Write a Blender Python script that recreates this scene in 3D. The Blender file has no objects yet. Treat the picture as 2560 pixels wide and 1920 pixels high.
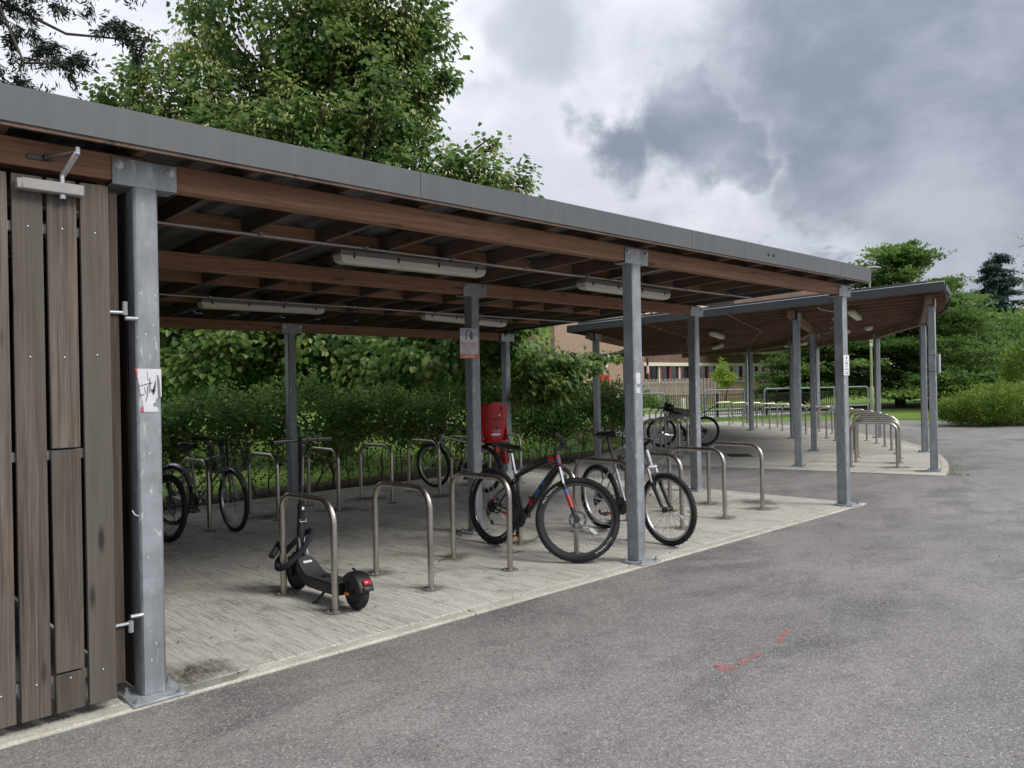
import bpy, math, random
import numpy as np
from mathutils import Matrix, Vector
R_ = math.radians
S = bpy.context.scene
COL = S.collection
rng = np.random.default_rng(7)
random.seed(7)

# ---------------------------------------------------------------- camera, sky, sun, exposure
# world axes: X along the front edge of the nearer shelter, Y into it, Z up; metres
CAM = np.array([-1.502, -4.276, 1.55])
FW = np.array([0.6914, 0.7225, 0.0]); RT = np.array([0.7225, -0.6914, 0.0]); UP = np.array([0, 0, 1.0])
roll = 0.0190
xr = math.cos(roll) * RT - math.sin(roll) * UP
yu = math.sin(roll) * RT + math.cos(roll) * UP
cd = bpy.data.cameras.new('camera'); cam = bpy.data.objects.new('camera', cd); COL.objects.link(cam)
cam.matrix_world = Matrix(((xr[0], yu[0], -FW[0], CAM[0]), (xr[1], yu[1], -FW[1], CAM[1]), (xr[2], yu[2], -FW[2], CAM[2]), (0, 0, 0, 1)))
cd.sensor_width = 36; cd.lens = 28.125; cd.clip_start = 0.05; cd.clip_end = 1500
S.camera = cam

def site(l, f, z=0.0):
    """survey frame: l metres to the side and f metres ahead of where the photographer stood -> world"""
    p = CAM + l * RT + f * FW
    return np.array([p[0], p[1], z])

SUN_DIR = Vector((0.42, -0.86, 0.92)).normalized()     # towards the sun
sun_el = math.asin(SUN_DIR.z); sun_az = math.atan2(SUN_DIR.x, SUN_DIR.y)
W = bpy.data.worlds.new('World'); S.world = W; W.use_nodes = True
def build_sky():
    nt = W.node_tree; nt.nodes.clear(); N = nt.nodes.new; L = nt.links.new
    out = N('ShaderNodeOutputWorld'); bg = N('ShaderNodeBackground'); bg.inputs[1].default_value = 0.076
    L(bg.outputs[0], out.inputs[0])
    sky = N('ShaderNodeTexSky'); sky.sky_type = 'NISHITA'; sky.sun_disc = False
    sky.sun_elevation = sun_el; sky.sun_rotation = sun_az
    tc = N('ShaderNodeTexCoord')
    sep = N('ShaderNodeSeparateXYZ'); L(tc.outputs['Generated'], sep.inputs[0])
    def mth(op, a, b=None, c=None, clamp=False):
        n = N('ShaderNodeMath'); n.operation = op; n.use_clamp = clamp
        for i, v in enumerate((a, b, c)):
            if v is None: continue
            if isinstance(v, (int, float)): n.inputs[i].default_value = v
            else: L(v, n.inputs[i])
        return n.outputs[0]
    zc = mth('MAXIMUM', sep.outputs[2], 0.0)
    den = mth('ADD', zc, 0.22)
    px = mth('DIVIDE', sep.outputs[0], den); py = mth('DIVIDE', sep.outputs[1], den)
    cmb = N('ShaderNodeCombineXYZ'); L(px, cmb.inputs[0]); L(py, cmb.inputs[1])
    def noise(scale, detail, rough, off=(0, 0, 0), dist=0.0):
        mp = N('ShaderNodeMapping'); mp.inputs['Location'].default_value = off; L(cmb.outputs[0], mp.inputs[0])
        n = N('ShaderNodeTexNoise'); n.inputs['Scale'].default_value = scale; n.inputs['Detail'].default_value = detail
        n.inputs['Roughness'].default_value = rough; n.inputs['Distortion'].default_value = dist; L(mp.outputs[0], n.inputs['Vector'])
        return n.outputs[0]
    def ramp(v, lo, hi):
        n = N('ShaderNodeMapRange'); n.interpolation_type = 'SMOOTHSTEP'; n.inputs[1].default_value = lo; n.inputs[2].default_value = hi
        L(v, n.inputs[0]); return n.outputs[0]
    # directions are warped by noise, so that cloud edges fray
    wn = N('ShaderNodeTexNoise'); wn.inputs['Scale'].default_value = 7.0; wn.inputs['Detail'].default_value = 12; wn.inputs['Roughness'].default_value = 0.57
    L(tc.outputs['Generated'], wn.inputs['Vector'])
    w1 = N('ShaderNodeVectorMath'); w1.operation = 'SUBTRACT'; L(wn.outputs[1], w1.inputs[0]); w1.inputs[1].default_value = (.5, .5, .5)
    w2 = N('ShaderNodeVectorMath'); w2.operation = 'SCALE'; L(w1.outputs[0], w2.inputs[0]); w2.inputs['Scale'].default_value = 0.30
    w3 = N('ShaderNodeVectorMath'); w3.operation = 'ADD'; L(tc.outputs['Generated'], w3.inputs[0]); L(w2.outputs[0], w3.inputs[1])
    w4 = N('ShaderNodeVectorMath'); w4.operation = 'NORMALIZE'; L(w3.outputs[0], w4.inputs[0])
    def around(l, up, r0, r1):
        d = Vector(tuple(l * RT + FW + up * UP)).normalized()
        n = N('ShaderNodeVectorMath'); n.operation = 'DOT_PRODUCT'; L(w4.outputs[0], n.inputs[0]); n.inputs[1].default_value = d
        return ramp(n.outputs['Value'], math.cos(r0), math.cos(r1))
    n1 = noise(1.5, 9, 0.58, (3.1, 0.4, 0), 0.25); n2 = noise(0.8, 4, 0.5, (9, 2, 0)); n3 = noise(4.0, 9, 0.62, (1, 7, 0), 0.4)
    # grey cumulus: some everywhere by noise, and the ones that stand ahead of the camera
    gen = ramp(mth('ADD', mth('MULTIPLY', n1, 0.7), mth('MULTIPLY', n3, 0.3)), 0.50, 0.74)
    m = mth('MULTIPLY', gen, 0.38)
    for q in ((0.52, 0.42, 0.30, 0.13), (0.60, 0.28, 0.23, 0.08), (0.42, 0.26, 0.13, 0.05), (0.235, 0.335, 0.105, 0.035), (0.15, 0.315, 0.08, 0.02), (0.29, 0.29, 0.07, 0.01)):
        m = mth('MAXIMUM', m, around(*q))
    m = mth('MAXIMUM', m, mth('MULTIPLY', around(0.02, 0.475, 0.13, 0.03), 0.6))
    low = ramp(mth('SUBTRACT', 0.24, mth('ABSOLUTE', mth('SUBTRACT', zc, 0.13))), 0.12, 0.24)
    m = mth('MAXIMUM', m, mth('MULTIPLY', low, ramp(n3, 0.42, 0.66)))
    cov = mth('MULTIPLY', m, 1.0, clamp=True)
    def billow(scale, off, detail=10, rough=.55):
        mp = N('ShaderNodeMapping'); mp.inputs['Location'].default_value = off; mp.inputs['Scale'].default_value = (1, 1, 1.7); L(tc.outputs['Generated'], mp.inputs[0])
        n = N('ShaderNodeTexNoise'); n.inputs['Scale'].default_value = scale; n.inputs['Detail'].default_value = detail; n.inputs['Roughness'].default_value = rough; L(mp.outputs[0], n.inputs['Vector']); return n.outputs[0]
    thick = mth('MULTIPLY', cov, ramp(billow(3.4, (2.3, .7, 1.1)), 0.30, 0.58))
    edge = ramp(billow(3.6, (6.1, 2.2, .4)), 0.36, 0.64)
    def mix(fac, a, b):
        n = N('ShaderNodeMix'); n.data_type = 'RGBA'; L(fac, n.inputs['Factor'])
        for k, v in ((6, a), (7, b)):
            if isinstance(v, tuple): n.inputs[k].default_value = v + (1,)
            else: L(v, n.inputs[k])
        return n.outputs[2]
    veil = mix(edge, (4.95, 5.15, 5.7), (6.3, 6.45, 6.9))
    grey = mix(thick, (3.6, 3.82, 4.4), (1.8, 2.05, 2.55))
    cl = mix(cov, veil, grey)
    k = mth('ADD', mth('MULTIPLY', zc, 0.75), 0.86)
    sc = N('ShaderNodeVectorMath'); sc.operation = 'SCALE'; L(cl, sc.inputs[0]); L(k, sc.inputs['Scale'])
    fin = N('ShaderNodeMix'); fin.data_type = 'RGBA'; fin.inputs['Factor'].default_value = 0.94
    L(sky.outputs[0], fin.inputs[6]); L(sc.outputs[0], fin.inputs[7])
    L(fin.outputs[2], bg.inputs[0])
build_sky()
sl = bpy.data.lights.new('sun', 'SUN'); sl.energy = 1.5; sl.angle = R_(22); sl.color = (1, 0.965, 0.91)
so = bpy.data.objects.new('sun', sl); COL.objects.link(so); so.rotation_euler = SUN_DIR.to_track_quat('Z', 'Y').to_euler()
S.view_settings.view_transform = 'Standard'; S.view_settings.look = 'None'; S.view_settings.exposure = 0.92
S.view_settings.gamma = 1.0; S.view_settings.use_curve_mapping = False
S.render.engine = 'CYCLES'
try:
    S.cycles.use_denoising = True; S.cycles.max_bounces = 6; S.cycles.diffuse_bounces = 4; S.cycles.transparent_max_bounces = 8
except Exception: pass

# ---------------------------------------------------------------- materials
class NT:
    def __init__(s, name):
        s.m = bpy.data.materials.new(name); s.m.use_nodes = True; s.t = s.m.node_tree
        s.b = s.t.nodes['Principled BSDF']; s.tc = s.t.nodes.new('ShaderNodeTexCoord')
        oi = s.t.nodes.new('ShaderNodeObjectInfo')
        k = s.t.nodes.new('ShaderNodeMath'); k.operation = 'MULTIPLY'; k.inputs[1].default_value = 37.0; s.l(oi.outputs['Random'], k.inputs[0])
        a = s.t.nodes.new('ShaderNodeVectorMath'); a.operation = 'ADD'; s.l(s.tc.outputs['Object'], a.inputs[0]); s.l(k.outputs[0], a.inputs[1])
        s.rnd = oi.outputs['Random']; s.co = s.tc.outputs['Object']; s.cor = a.outputs[0]
    def l(s, a, b): s.t.links.new(a, b)
    def n(s, ty): return s.t.nodes.new(ty)
    def noise(s, scale, detail=4, rough=.55, stretch=(1, 1, 1), own=False, dist=0.0):
        mp = s.n('ShaderNodeMapping'); mp.inputs['Scale'].default_value = stretch; s.l(s.cor if own else s.co, mp.inputs[0])
        n = s.n('ShaderNodeTexNoise'); n.inputs['Scale'].default_value = scale; n.inputs['Detail'].default_value = detail
        n.inputs['Roughness'].default_value = rough; n.inputs['Distortion'].default_value = dist; s.l(mp.outputs[0], n.inputs['Vector']); return n.outputs[0]
    def voro(s, scale, feature='F1', stretch=(1, 1, 1), own=False, out=0):
        mp = s.n('ShaderNodeMapping'); mp.inputs['Scale'].default_value = stretch; s.l(s.cor if own else s.co, mp.inputs[0])
        n = s.n('ShaderNodeTexVoronoi'); n.feature = feature; n.inputs['Scale'].default_value = scale; s.l(mp.outputs[0], n.inputs['Vector']); return n.outputs[out]
    def ramp(s, v, lo, hi, a=0.0, b=1.0):
        n = s.n('ShaderNodeMapRange'); n.inputs[1].default_value = lo; n.inputs[2].default_value = hi; n.inputs[3].default_value = a; n.inputs[4].default_value = b
        s.l(v, n.inputs[0]); return n.outputs[0]
    def mix(s, f, a, b, mode='MIX'):
        n = s.n('ShaderNodeMix'); n.data_type = 'RGBA'; n.blend_type = mode
        if isinstance(f, (int, float)): n.inputs['Factor'].default_value = f
        else: s.l(f, n.inputs['Factor'])
        for k, v in ((6, a), (7, b)):
            if isinstance(v, tuple): n.inputs[k].default_value = v[:3] + (1,)
            else: s.l(v, n.inputs[k])
        return n.outputs[2]
    def math(s, op, a, b):
        n = s.n('ShaderNodeMath'); n.operation = op
        for i, v in enumerate((a, b)):
            if isinstance(v, (int, float)): n.inputs[i].default_value = v
            else: s.l(v, n.inputs[i])
        return n.outputs[0]
    def fin(s, col, rough=.6, metal=0., bump=None, bstr=.3, bdist=.002, spec=.5):
        if isinstance(col, tuple): s.b.inputs['Base Color'].default_value = col[:3] + (1,)
        else: s.l(col, s.b.inputs['Base Color'])
        if isinstance(rough, (int, float)): s.b.inputs['Roughness'].default_value = rough
        else: s.l(rough, s.b.inputs['Roughness'])
        s.b.inputs['Metallic'].default_value = metal; s.b.inputs['Specular IOR Level'].default_value = spec
        if bump is not None:
            bn = s.n('ShaderNodeBump'); bn.inputs['Strength'].default_value = bstr; bn.inputs['Distance'].default_value = bdist
            s.l(bump, bn.inputs['Height']); s.l(bn.outputs[0], s.b.inputs['Normal'])
        return s.m

def plain(name, c, rough=.5, metal=0., var=.18, scale=9, spec=.5, bump=0):
    n = NT(name); f = n.ramp(n.noise(scale, 5, .6, own=True), .3, .7)
    lo = tuple(x * (1 - var) for x in c); hi = tuple(min(1, x * (1 + var)) for x in c)
    return n.fin(n.mix(f, lo, hi), n.ramp(f, 0, 1, max(.05, rough - .08), rough + .08), metal, n.noise(scale * 14, 3) if bump else None, bump or .1, spec=spec)

def timber(name, lo, hi, axis, knot=True, rough=.75, fine=55, grey=None):
    n = NT(name); st = [fine, fine, fine]; st[axis] = 1.6
    g = n.noise(1.0, 6, .62, tuple(st), True, .6)
    st2 = [6, 6, 6]; st2[axis] = .5
    b = n.noise(1.0, 3, .5, tuple(st2), True)
    hf = [fine * 3.2] * 3; hf[axis] = 4.0; g2 = n.noise(1.0, 4, .7, tuple(hf), True)
    col = n.mix(n.ramp(g, .30, .70), lo, hi); col = n.mix(n.ramp(g2, .36, .52, .55, 0), col, tuple(x * .45 for x in lo))
    col = n.mix(n.ramp(b, .38, .7, 0, .65), col, tuple(x * .55 for x in lo))
    if grey: col = n.mix(n.ramp(n.noise(1.0, 4, .6, tuple(x * .35 + .3 for x in st2), True), .35, .65, 0, .8), col, grey)
    st3 = [9, 9, 9]; st3[axis] = 2.2
    if knot:
        v = n.voro(1.0, 'F1', tuple(st3), True)
        col = n.mix(n.ramp(v, .10, .19, .85, 0), col, tuple(x * .3 for x in lo))
    col = n.mix(n.ramp(n.rnd, 0, 1, 0, .35), col, tuple(x * .6 for x in lo))
    return n.fin(col, rough, 0, g, .45, .0025, .3)

def galv(name, base=(.33, .365, .40), metal=.08, rough=.5):
    n = NT(name)
    v = n.voro(17, 'F1', (1, 1, .7), False, 1)
    sep = n.n('ShaderNodeSeparateColor'); n.l(v, sep.inputs[0])
    f = n.noise(6, 7, .7); st = n.noise(2.2, 5, .65, (4, 4, .45)); dg = n.noise(3.0, 5, .6, (5, 5, 1.4), dist=1.2)
    col = n.mix(n.ramp(sep.outputs[0], 0, 1, .0, .5), base, tuple(x * .72 for x in base))
    col = n.mix(n.ramp(f, .42, .60, 0, .7), col, tuple(min(1, x * 1.3) for x in base))
    col = n.mix(n.ramp(st, .46, .66, 0, .65), col, tuple(x * .58 for x in base))
    col = n.mix(n.ramp(dg, .60, .66, 0, .5), col, (.60, .62, .64))
    sp = n.voro(24, 'F1', (1, 1, .6))
    col = n.mix(n.ramp(sp, .06, .11, .7, 0), col, (.66, .68, .70))
    return n.fin(col, n.ramp(f, .3, .7, rough - .12, rough + .14), metal, f, .2, .002)

def leafmat(name, a, b, c, trans=.3, rough=.45):
    n = NT(name); at = n.n('ShaderNodeAttribute'); at.attribute_name = 'tint'
    cr = n.n('ShaderNodeValToRGB'); e = cr.color_ramp.elements; e[0].color = a + (1,); e[1].color = c + (1,)
    m = e.new(.55); m.color = b + (1,); n.l(at.outputs['Fac'], cr.inputs[0])
    n.fin(cr.outputs[0], rough, 0, None, spec=.35)
    tr = n.n('ShaderNodeBsdfTranslucent'); g = n.n('ShaderNodeGamma'); g.inputs[1].default_value = .85; n.l(cr.outputs[0], g.inputs[0]); n.l(g.outputs[0], tr.inputs[0])
    mx = n.n('ShaderNodeMixShader'); mx.inputs[0].default_value = trans; n.l(n.b.outputs[0], mx.inputs[1]); n.l(tr.outputs[0], mx.inputs[2])
    out = n.t.nodes['Material Output']; n.l(mx.outputs[0], out.inputs[0]); return n.m

def asphalt():
    n = NT('asphalt')
    big = n.noise(.30, 5, .6, (1, 1.5, 1), dist=.4); mid = n.noise(1.3, 7, .68, (1, 1.4, 1), dist=.35); wet = n.noise(.62, 6, .7, (1, 2.0, 1), dist=.5); gr = n.noise(26, 5, .7)
    sep = n.n('ShaderNodeSeparateColor'); n.l(n.voro(125, 'F1', out=1), sep.inputs[0]); sep2 = n.n('ShaderNodeSeparateColor'); n.l(n.voro(70, 'F1', out=1), sep2.inputs[0]); sep3 = n.n('ShaderNodeSeparateColor'); n.l(n.voro(200, 'F1', out=1), sep3.inputs[0])
    col = n.mix(n.ramp(big, .30, .70), (.152, .143, .138), (.25, .235, .225))
    col = n.mix(n.ramp(mid, .48, .68, 0, .60), col, (.095, .089, .086)); col = n.mix(n.ramp(wet, .52, .64, 0, .62), col, (.078, .073, .071))
    col = n.mix(n.ramp(mid, .26, .42, .35, 0), col, (.29, .272, .258))
    col = n.mix(n.ramp(sep.outputs[0], .0, .45, .5, 0), col, (.06, .057, .055)); col = n.mix(n.ramp(sep.outputs[1], .70, 1., 0, .4), col, (.38, .36, .34))
    col = n.mix(n.ramp(sep2.outputs[0], .0, .2, .35, 0), col, (.06, .057, .055)); col = n.mix(n.ramp(sep3.outputs[1], .93, .97, 0, .6), col, (.60, .58, .55))
    col = n.mix(n.ramp(gr, .52, .70, 0, .35), col, (.075, .071, .069))
    return n.fin(col, n.ramp(mid, .3, .7, .70, .88), 0, sep.outputs[0], .35, .003, .35)

def broom(name='broomed_concrete', tint=1.0, radial=False):
    n = NT(name)
    if radial:       # brush strokes run out from the middle of the curve
        sep = n.n('ShaderNodeSeparateXYZ'); n.l(n.co, sep.inputs[0])
        ang = n.math('MULTIPLY', n.math('ARCTAN2', n.math('SUBTRACT', sep.outputs[1], 18.109), n.math('SUBTRACT', sep.outputs[0], 7.588)), 15.0)
        cb = n.n('ShaderNodeCombineXYZ'); n.l(ang, cb.inputs[0]); n.co = cb.outputs[0]
        lines = n.noise(1., 5, .7, (75, 1.2, 1)); coarse = n.noise(1., 4, .6, (17, .5, 1)); n.co = n.tc.outputs['Object']
    else: lines = n.noise(1., 5, .72, (88, 3.2, 1), dist=.5); coarse = n.noise(1., 6, .7, (30, 1.7, 1), dist=.7)
    big = n.noise(.7, 5, .6); mid = n.noise(3.2, 6, .65); sp = n.noise(70, 3, .7); area = n.noise(1.1, 5, .6, (1, .6, 1))
    col = n.mix(n.ramp(big, .3, .7), tuple(x * tint for x in (.50, .48, .43)), tuple(x * tint for x in (.66, .635, .58)))
    dk = n.math('MULTIPLY', n.ramp(lines, .48, .60), n.ramp(area, .32, .60, .25, 1.0)); dk2 = n.math('MULTIPLY', n.ramp(coarse, .50, .64), n.ramp(area, .34, .62, .25, .9))
    grit = n.ramp(n.noise(55, 4, .75), .36, .56, .15, 1.0); col = n.mix(n.math('MULTIPLY', n.math('MULTIPLY', dk, grit), 1.0), col, (.115, .107, .094)); col = n.mix(n.math('MULTIPLY', n.math('MULTIPLY', dk2, grit), .8), col, (.11, .102, .09))
    col = n.mix(n.ramp(mid, .55, .72, 0, .65), col, (.15, .13, .105))
    col = n.mix(n.ramp(sp, .3, .6, .55, 0), col, (.15, .14, .12))
    return n.fin(col, .88, 0, lines, .8, .005, .25)

M = {}
M['asphalt'] = asphalt()
M['concrete'] = broom()
M['concrete2'] = broom('radial_concrete', 1.0, True)
def kerbmat():
    n = NT('kerb_concrete'); a = n.noise(5, 6, .65); b = n.noise(60, 3, .7)
    col = n.mix(n.ramp(a, .35, .7), (.38, .355, .30), (.56, .53, .46)); col = n.mix(n.ramp(b, .3, .55, .5, 0), col, (.15, .14, .12))
    return n.fin(col, .9, 0, b, .4, .003, .25)
M['kerb'] = kerbmat()
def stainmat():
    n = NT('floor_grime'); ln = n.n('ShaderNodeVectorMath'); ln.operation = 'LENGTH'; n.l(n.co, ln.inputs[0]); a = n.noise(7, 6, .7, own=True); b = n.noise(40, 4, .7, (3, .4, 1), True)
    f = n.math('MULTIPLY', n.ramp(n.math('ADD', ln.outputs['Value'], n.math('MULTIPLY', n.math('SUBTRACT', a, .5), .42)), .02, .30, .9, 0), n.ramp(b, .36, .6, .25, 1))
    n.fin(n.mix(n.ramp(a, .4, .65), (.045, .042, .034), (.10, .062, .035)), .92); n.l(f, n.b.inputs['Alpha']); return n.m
M['stain'] = stainmat()
def grassmat():
    n = NT('lawn_grass'); a = n.noise(.5, 5, .6); b = n.noise(28, 4, .7); c = n.noise(2.5, 5, .6)
    col = n.mix(n.ramp(a, .3, .7), (.10, .165, .026), (.16, .245, .040)); col = n.mix(n.ramp(b, .3, .7, .5, 0), col, (.04, .07, .012))
    col = n.mix(n.ramp(c, .55, .75, 0, .4), col, (.17, .2, .06)); return n.fin(col, .8, 0, b, .8, .02, .2)
M['grass'] = grassmat()
def soilmat():
    n = NT('soil_mulch'); a = n.noise(14, 6, .7); b = n.voro(40)
    col = n.mix(n.ramp(a, .3, .7), (.030, .024, .018), (.095, .075, .055)); col = n.mix(n.ramp(b, .1, .3, .5, 0), col, (.13, .10, .07)); return n.fin(col, .95, 0, a, .9, .02, .2)
M['soil'] = soilmat()
M['path'] = plain('path_paving', (.27, .265, .275), .85, 0, .12, 3)
M['galv'] = galv('galvanised_steel', (.235, .255, .275))
M['galv2'] = galv('galvanised_plate', (.30, .322, .34), .2, .42)
def steelmat():
    n = NT('brushed_stainless'); a = n.noise(1, 4, .6, (70, 70, 2)); b = n.noise(5, 5, .6, own=True)
    col = n.mix(n.ramp(b, .35, .7), (.50, .47, .43), (.38, .34, .295)); return n.fin(col, n.ramp(a, .3, .7, .22, .4), .96, a, .05, .001)
M['steel'] = steelmat()
M['flange'] = plain('dirty_steel_flange', (.24, .215, .19), .55, .6, .4, 22)
M['beam'] = timber('beam_larch', (.26, .138, .085), (.48, .275, .175), 0)
M['joist'] = timber('joist_timber', (.145, .097, .073), (.25, .172, .132), 1)
M['joist_r'] = timber('joist_timber_radial', (.20, .115, .08), (.33, .20, .14), 1, False)
M['beam2'] = timber('beam_larch_curved', (.20, .125, .085), (.33, .21, .145), 0, False)
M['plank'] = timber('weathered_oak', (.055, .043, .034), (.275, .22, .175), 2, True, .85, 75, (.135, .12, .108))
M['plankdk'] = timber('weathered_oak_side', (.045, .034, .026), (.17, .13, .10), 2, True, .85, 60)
def fasciamat():
    n = NT('fascia_coated_steel'); a = n.noise(1., 6, .68, (9, 9, .5)); b = n.noise(1.2, 4, .6)
    col = n.mix(n.ramp(a, .3, .7), (.068, .075, .080), (.092, .100, .105)); col = n.mix(n.ramp(b, .5, .75, 0, .35), col, (.11, .116, .12))
    return n.fin(col, .48, .0, None, spec=.5)
M['fascia'] = fasciamat()
M['fascia2'] = plain('fascia_dark_steel', (.036, .043, .045), .45, 0, .15, 2)
M['fascia_cap'] = plain('fascia_capping', (.42, .44, .46), .3, .6, .1)
M['sheet'] = plain('roof_sheet_underside', (.125, .125, .13), .5, .3, .25, 3)
M['lampbody'] = plain('lamp_grey_plastic', (.30, .29, .275), .5, 0, .08)
M['diffuser'] = plain('lamp_diffuser_plastic', (.62, .59, .53), .35, 0, .08, 4)
M['clip'] = plain('lamp_clip', (.05, .05, .05), .4)
M['conduit'] = plain('conduit_steel', (.42, .42, .42), .4, .5)
M['black'] = plain('black_plastic', (.012, .012, .013), .42, 0, .25)
M['blackpaint'] = plain('black_frame_paint', (.008, .009, .013), .22, 0, .2, spec=.6)
def rubbermat():
    n = NT('tyre_rubber'); a = n.noise(8, 5, .65); b = n.noise(120, 2)
    col = n.mix(n.ramp(a, .45, .72), (.016, .0165, .019), (.045, .043, .041)); return n.fin(col, .72, 0, b, .3, .002, .3)
M['rubber'] = rubbermat()
M['chrome'] = plain('polished_alloy', (.66, .66, .66), .22, .95, .08)
M['alloy'] = plain('alloy_rim', (.52, .52, .53), .33, .85, .12)
M['silver'] = plain('silver_frame_paint', (.46, .47, .49), .28, .7, .1)
M['darksteel'] = plain('greasy_steel', (.10, .095, .09), .4, .7, .35, 20)
M['red'] = plain('red_plastic', (.50, .022, .028), .42, 0, .1)
M['reddecal'] = plain('red_decal', (.42, .035, .028), .3)
M['bluedecal'] = plain('blue_decal', (.02, .13, .30), .3)
M['white'] = plain('white_print', (.72, .72, .74), .5, 0, .05)
M['whitegrey'] = plain('worn_white_vinyl', (.60, .59, .63), .5, 0, .08, 20)
M['greyink'] = plain('grey_ink', (.17, .18, .19), .6)
M['ink'] = plain('black_ink', (.02, .02, .025), .6)
M['orange'] = plain('orange_print', (.62, .12, .05), .5)
M['redprint'] = plain('red_print', (.50, .10, .09), .5)
M['lilac'] = plain('lilac_print', (.38, .38, .47), .5)
M['amber'] = plain('amber_reflector', (.75, .25, .02), .25)
M['taillight'] = plain('tail_lamp_lens', (.32, .018, .022), .25)
M['navy'] = plain('navy_fabric', (.006, .008, .016), .85)
M['spoke'] = plain('dull_spoke_wire', (.40, .40, .40), .5, .3)
M['decktop'] = plain('scooter_deck_rubber', (.035, .034, .037), .6, 0, .15)
def paintmark():
    n = NT('worn_survey_paint'); a = n.noise(85, 3, .7); b = n.noise(20, 4, .6)
    s = n.math('MULTIPLY', n.ramp(a, .42, .56), n.ramp(b, .36, .56, .15, .95))
    n.fin((.55, .13, .13), .85); n.l(s, n.b.inputs['Alpha']); return n.m
M['paint'] = paintmark()
M['bark'] = plain('tree_bark', (.075, .062, .05), .9, 0, .4, 12, .2, .6)
M['twig'] = plain('dry_twig', (.085, .06, .042), .9, 0, .35, 25, .2)
M['lime'] = leafmat('lime_leaf', (.050, .110, .028), (.115, .205, .048), (.34, .40, .11), .48, .32)
M['bract'] = leafmat('lime_bract', (.42, .46, .14), (.52, .54, .20), (.62, .60, .28), .45, .5)
M['hedge'] = leafmat('hedge_leaf', (.058, .14, .038), (.13, .25, .058), (.32, .42, .10), .45, .36)
M['layer'] = leafmat('layered_tree_leaf', (.050, .110, .024), (.105, .20, .042), (.25, .34, .075), .42, .5)
M['spruce'] = leafmat('spruce_needle', (.022, .05, .04), (.05, .092, .075), (.10, .15, .125), .1, .6)
M['cedar'] = leafmat('cedar_needle', (.010, .022, .014), (.02, .036, .022), (.035, .05, .03), .1, .7)
M['yew'] = leafmat('yew_needle', (.04, .10, .02), (.14, .24, .032), (.36, .43, .07), .38, .45)
M['shrub'] = leafmat('shrub_leaf', (.06, .14, .032), (.12, .23, .05), (.24, .35, .09), .4, .5)
M['bright'] = leafmat('golden_leaf', (.16, .30, .02), (.28, .42, .035), (.42, .50, .06), .35, .5)
M['litter'] = leafmat('dead_leaf', (.05, .032, .018), (.10, .06, .03), (.22, .13, .06), .05, .8)
def brickmat():
    n = NT('brown_brick'); br = n.n('ShaderNodeTexBrick'); mp = n.n('ShaderNodeMapping'); n.l(n.co, mp.inputs[0]); n.l(mp.outputs[0], br.inputs['Vector'])
    br.inputs['Color1'].default_value = (.33, .20, .135, 1); br.inputs['Color2'].default_value = (.22, .125, .085, 1); br.inputs['Mortar'].default_value = (.40, .34, .28, 1)
    br.inputs['Scale'].default_value = 1; br.inputs['Brick Width'].default_value = .225; br.inputs['Row Height'].default_value = .075; br.inputs['Mortar Size'].default_value = .011
    col = n.mix(n.ramp(n.noise(.8, 5, .6), .3, .7, 0, .35), br.outputs[0], (.36, .24, .17)); return n.fin(col, .9, 0, br.outputs[1], -.4, .01, .25)
M['brick'] = brickmat()
M['cladding'] = timber('cladding_board', (.17, .095, .075), (.26, .16, .13), 2, False)
M['cream'] = plain('cream_paint', (.62, .59, .49), .5, 0, .06)
M['redframe'] = plain('red_window_frame', (.33, .05, .05), .45)
M['glass'] = plain('dark_window_glass', (.012, .016, .02), .08, 0, .3, 1.2, .8)
M['paleglass'] = plain('pale_blind_glass', (.42, .5, .46), .25, 0, .1)
M['door'] = plain('red_door_paint', (.45, .02, .022), .4, 0, .08)
M['darkmetal'] = plain('dark_metal', (.03, .03, .035), .5, .2)
M['fenceboard'] = timber('fence_board', (.24, .20, .175), (.42, .37, .33), 2, False)
M['railblack'] = plain('black_railing_paint', (.015, .014, .016), .45)
M['lamppost'] = plain('lamp_post_green_paint', (.34, .385, .235), .5, 0, .08)
M['iron'] = plain('rusty_iron', (.055, .038, .03), .75, .2, .3, 18)

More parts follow.
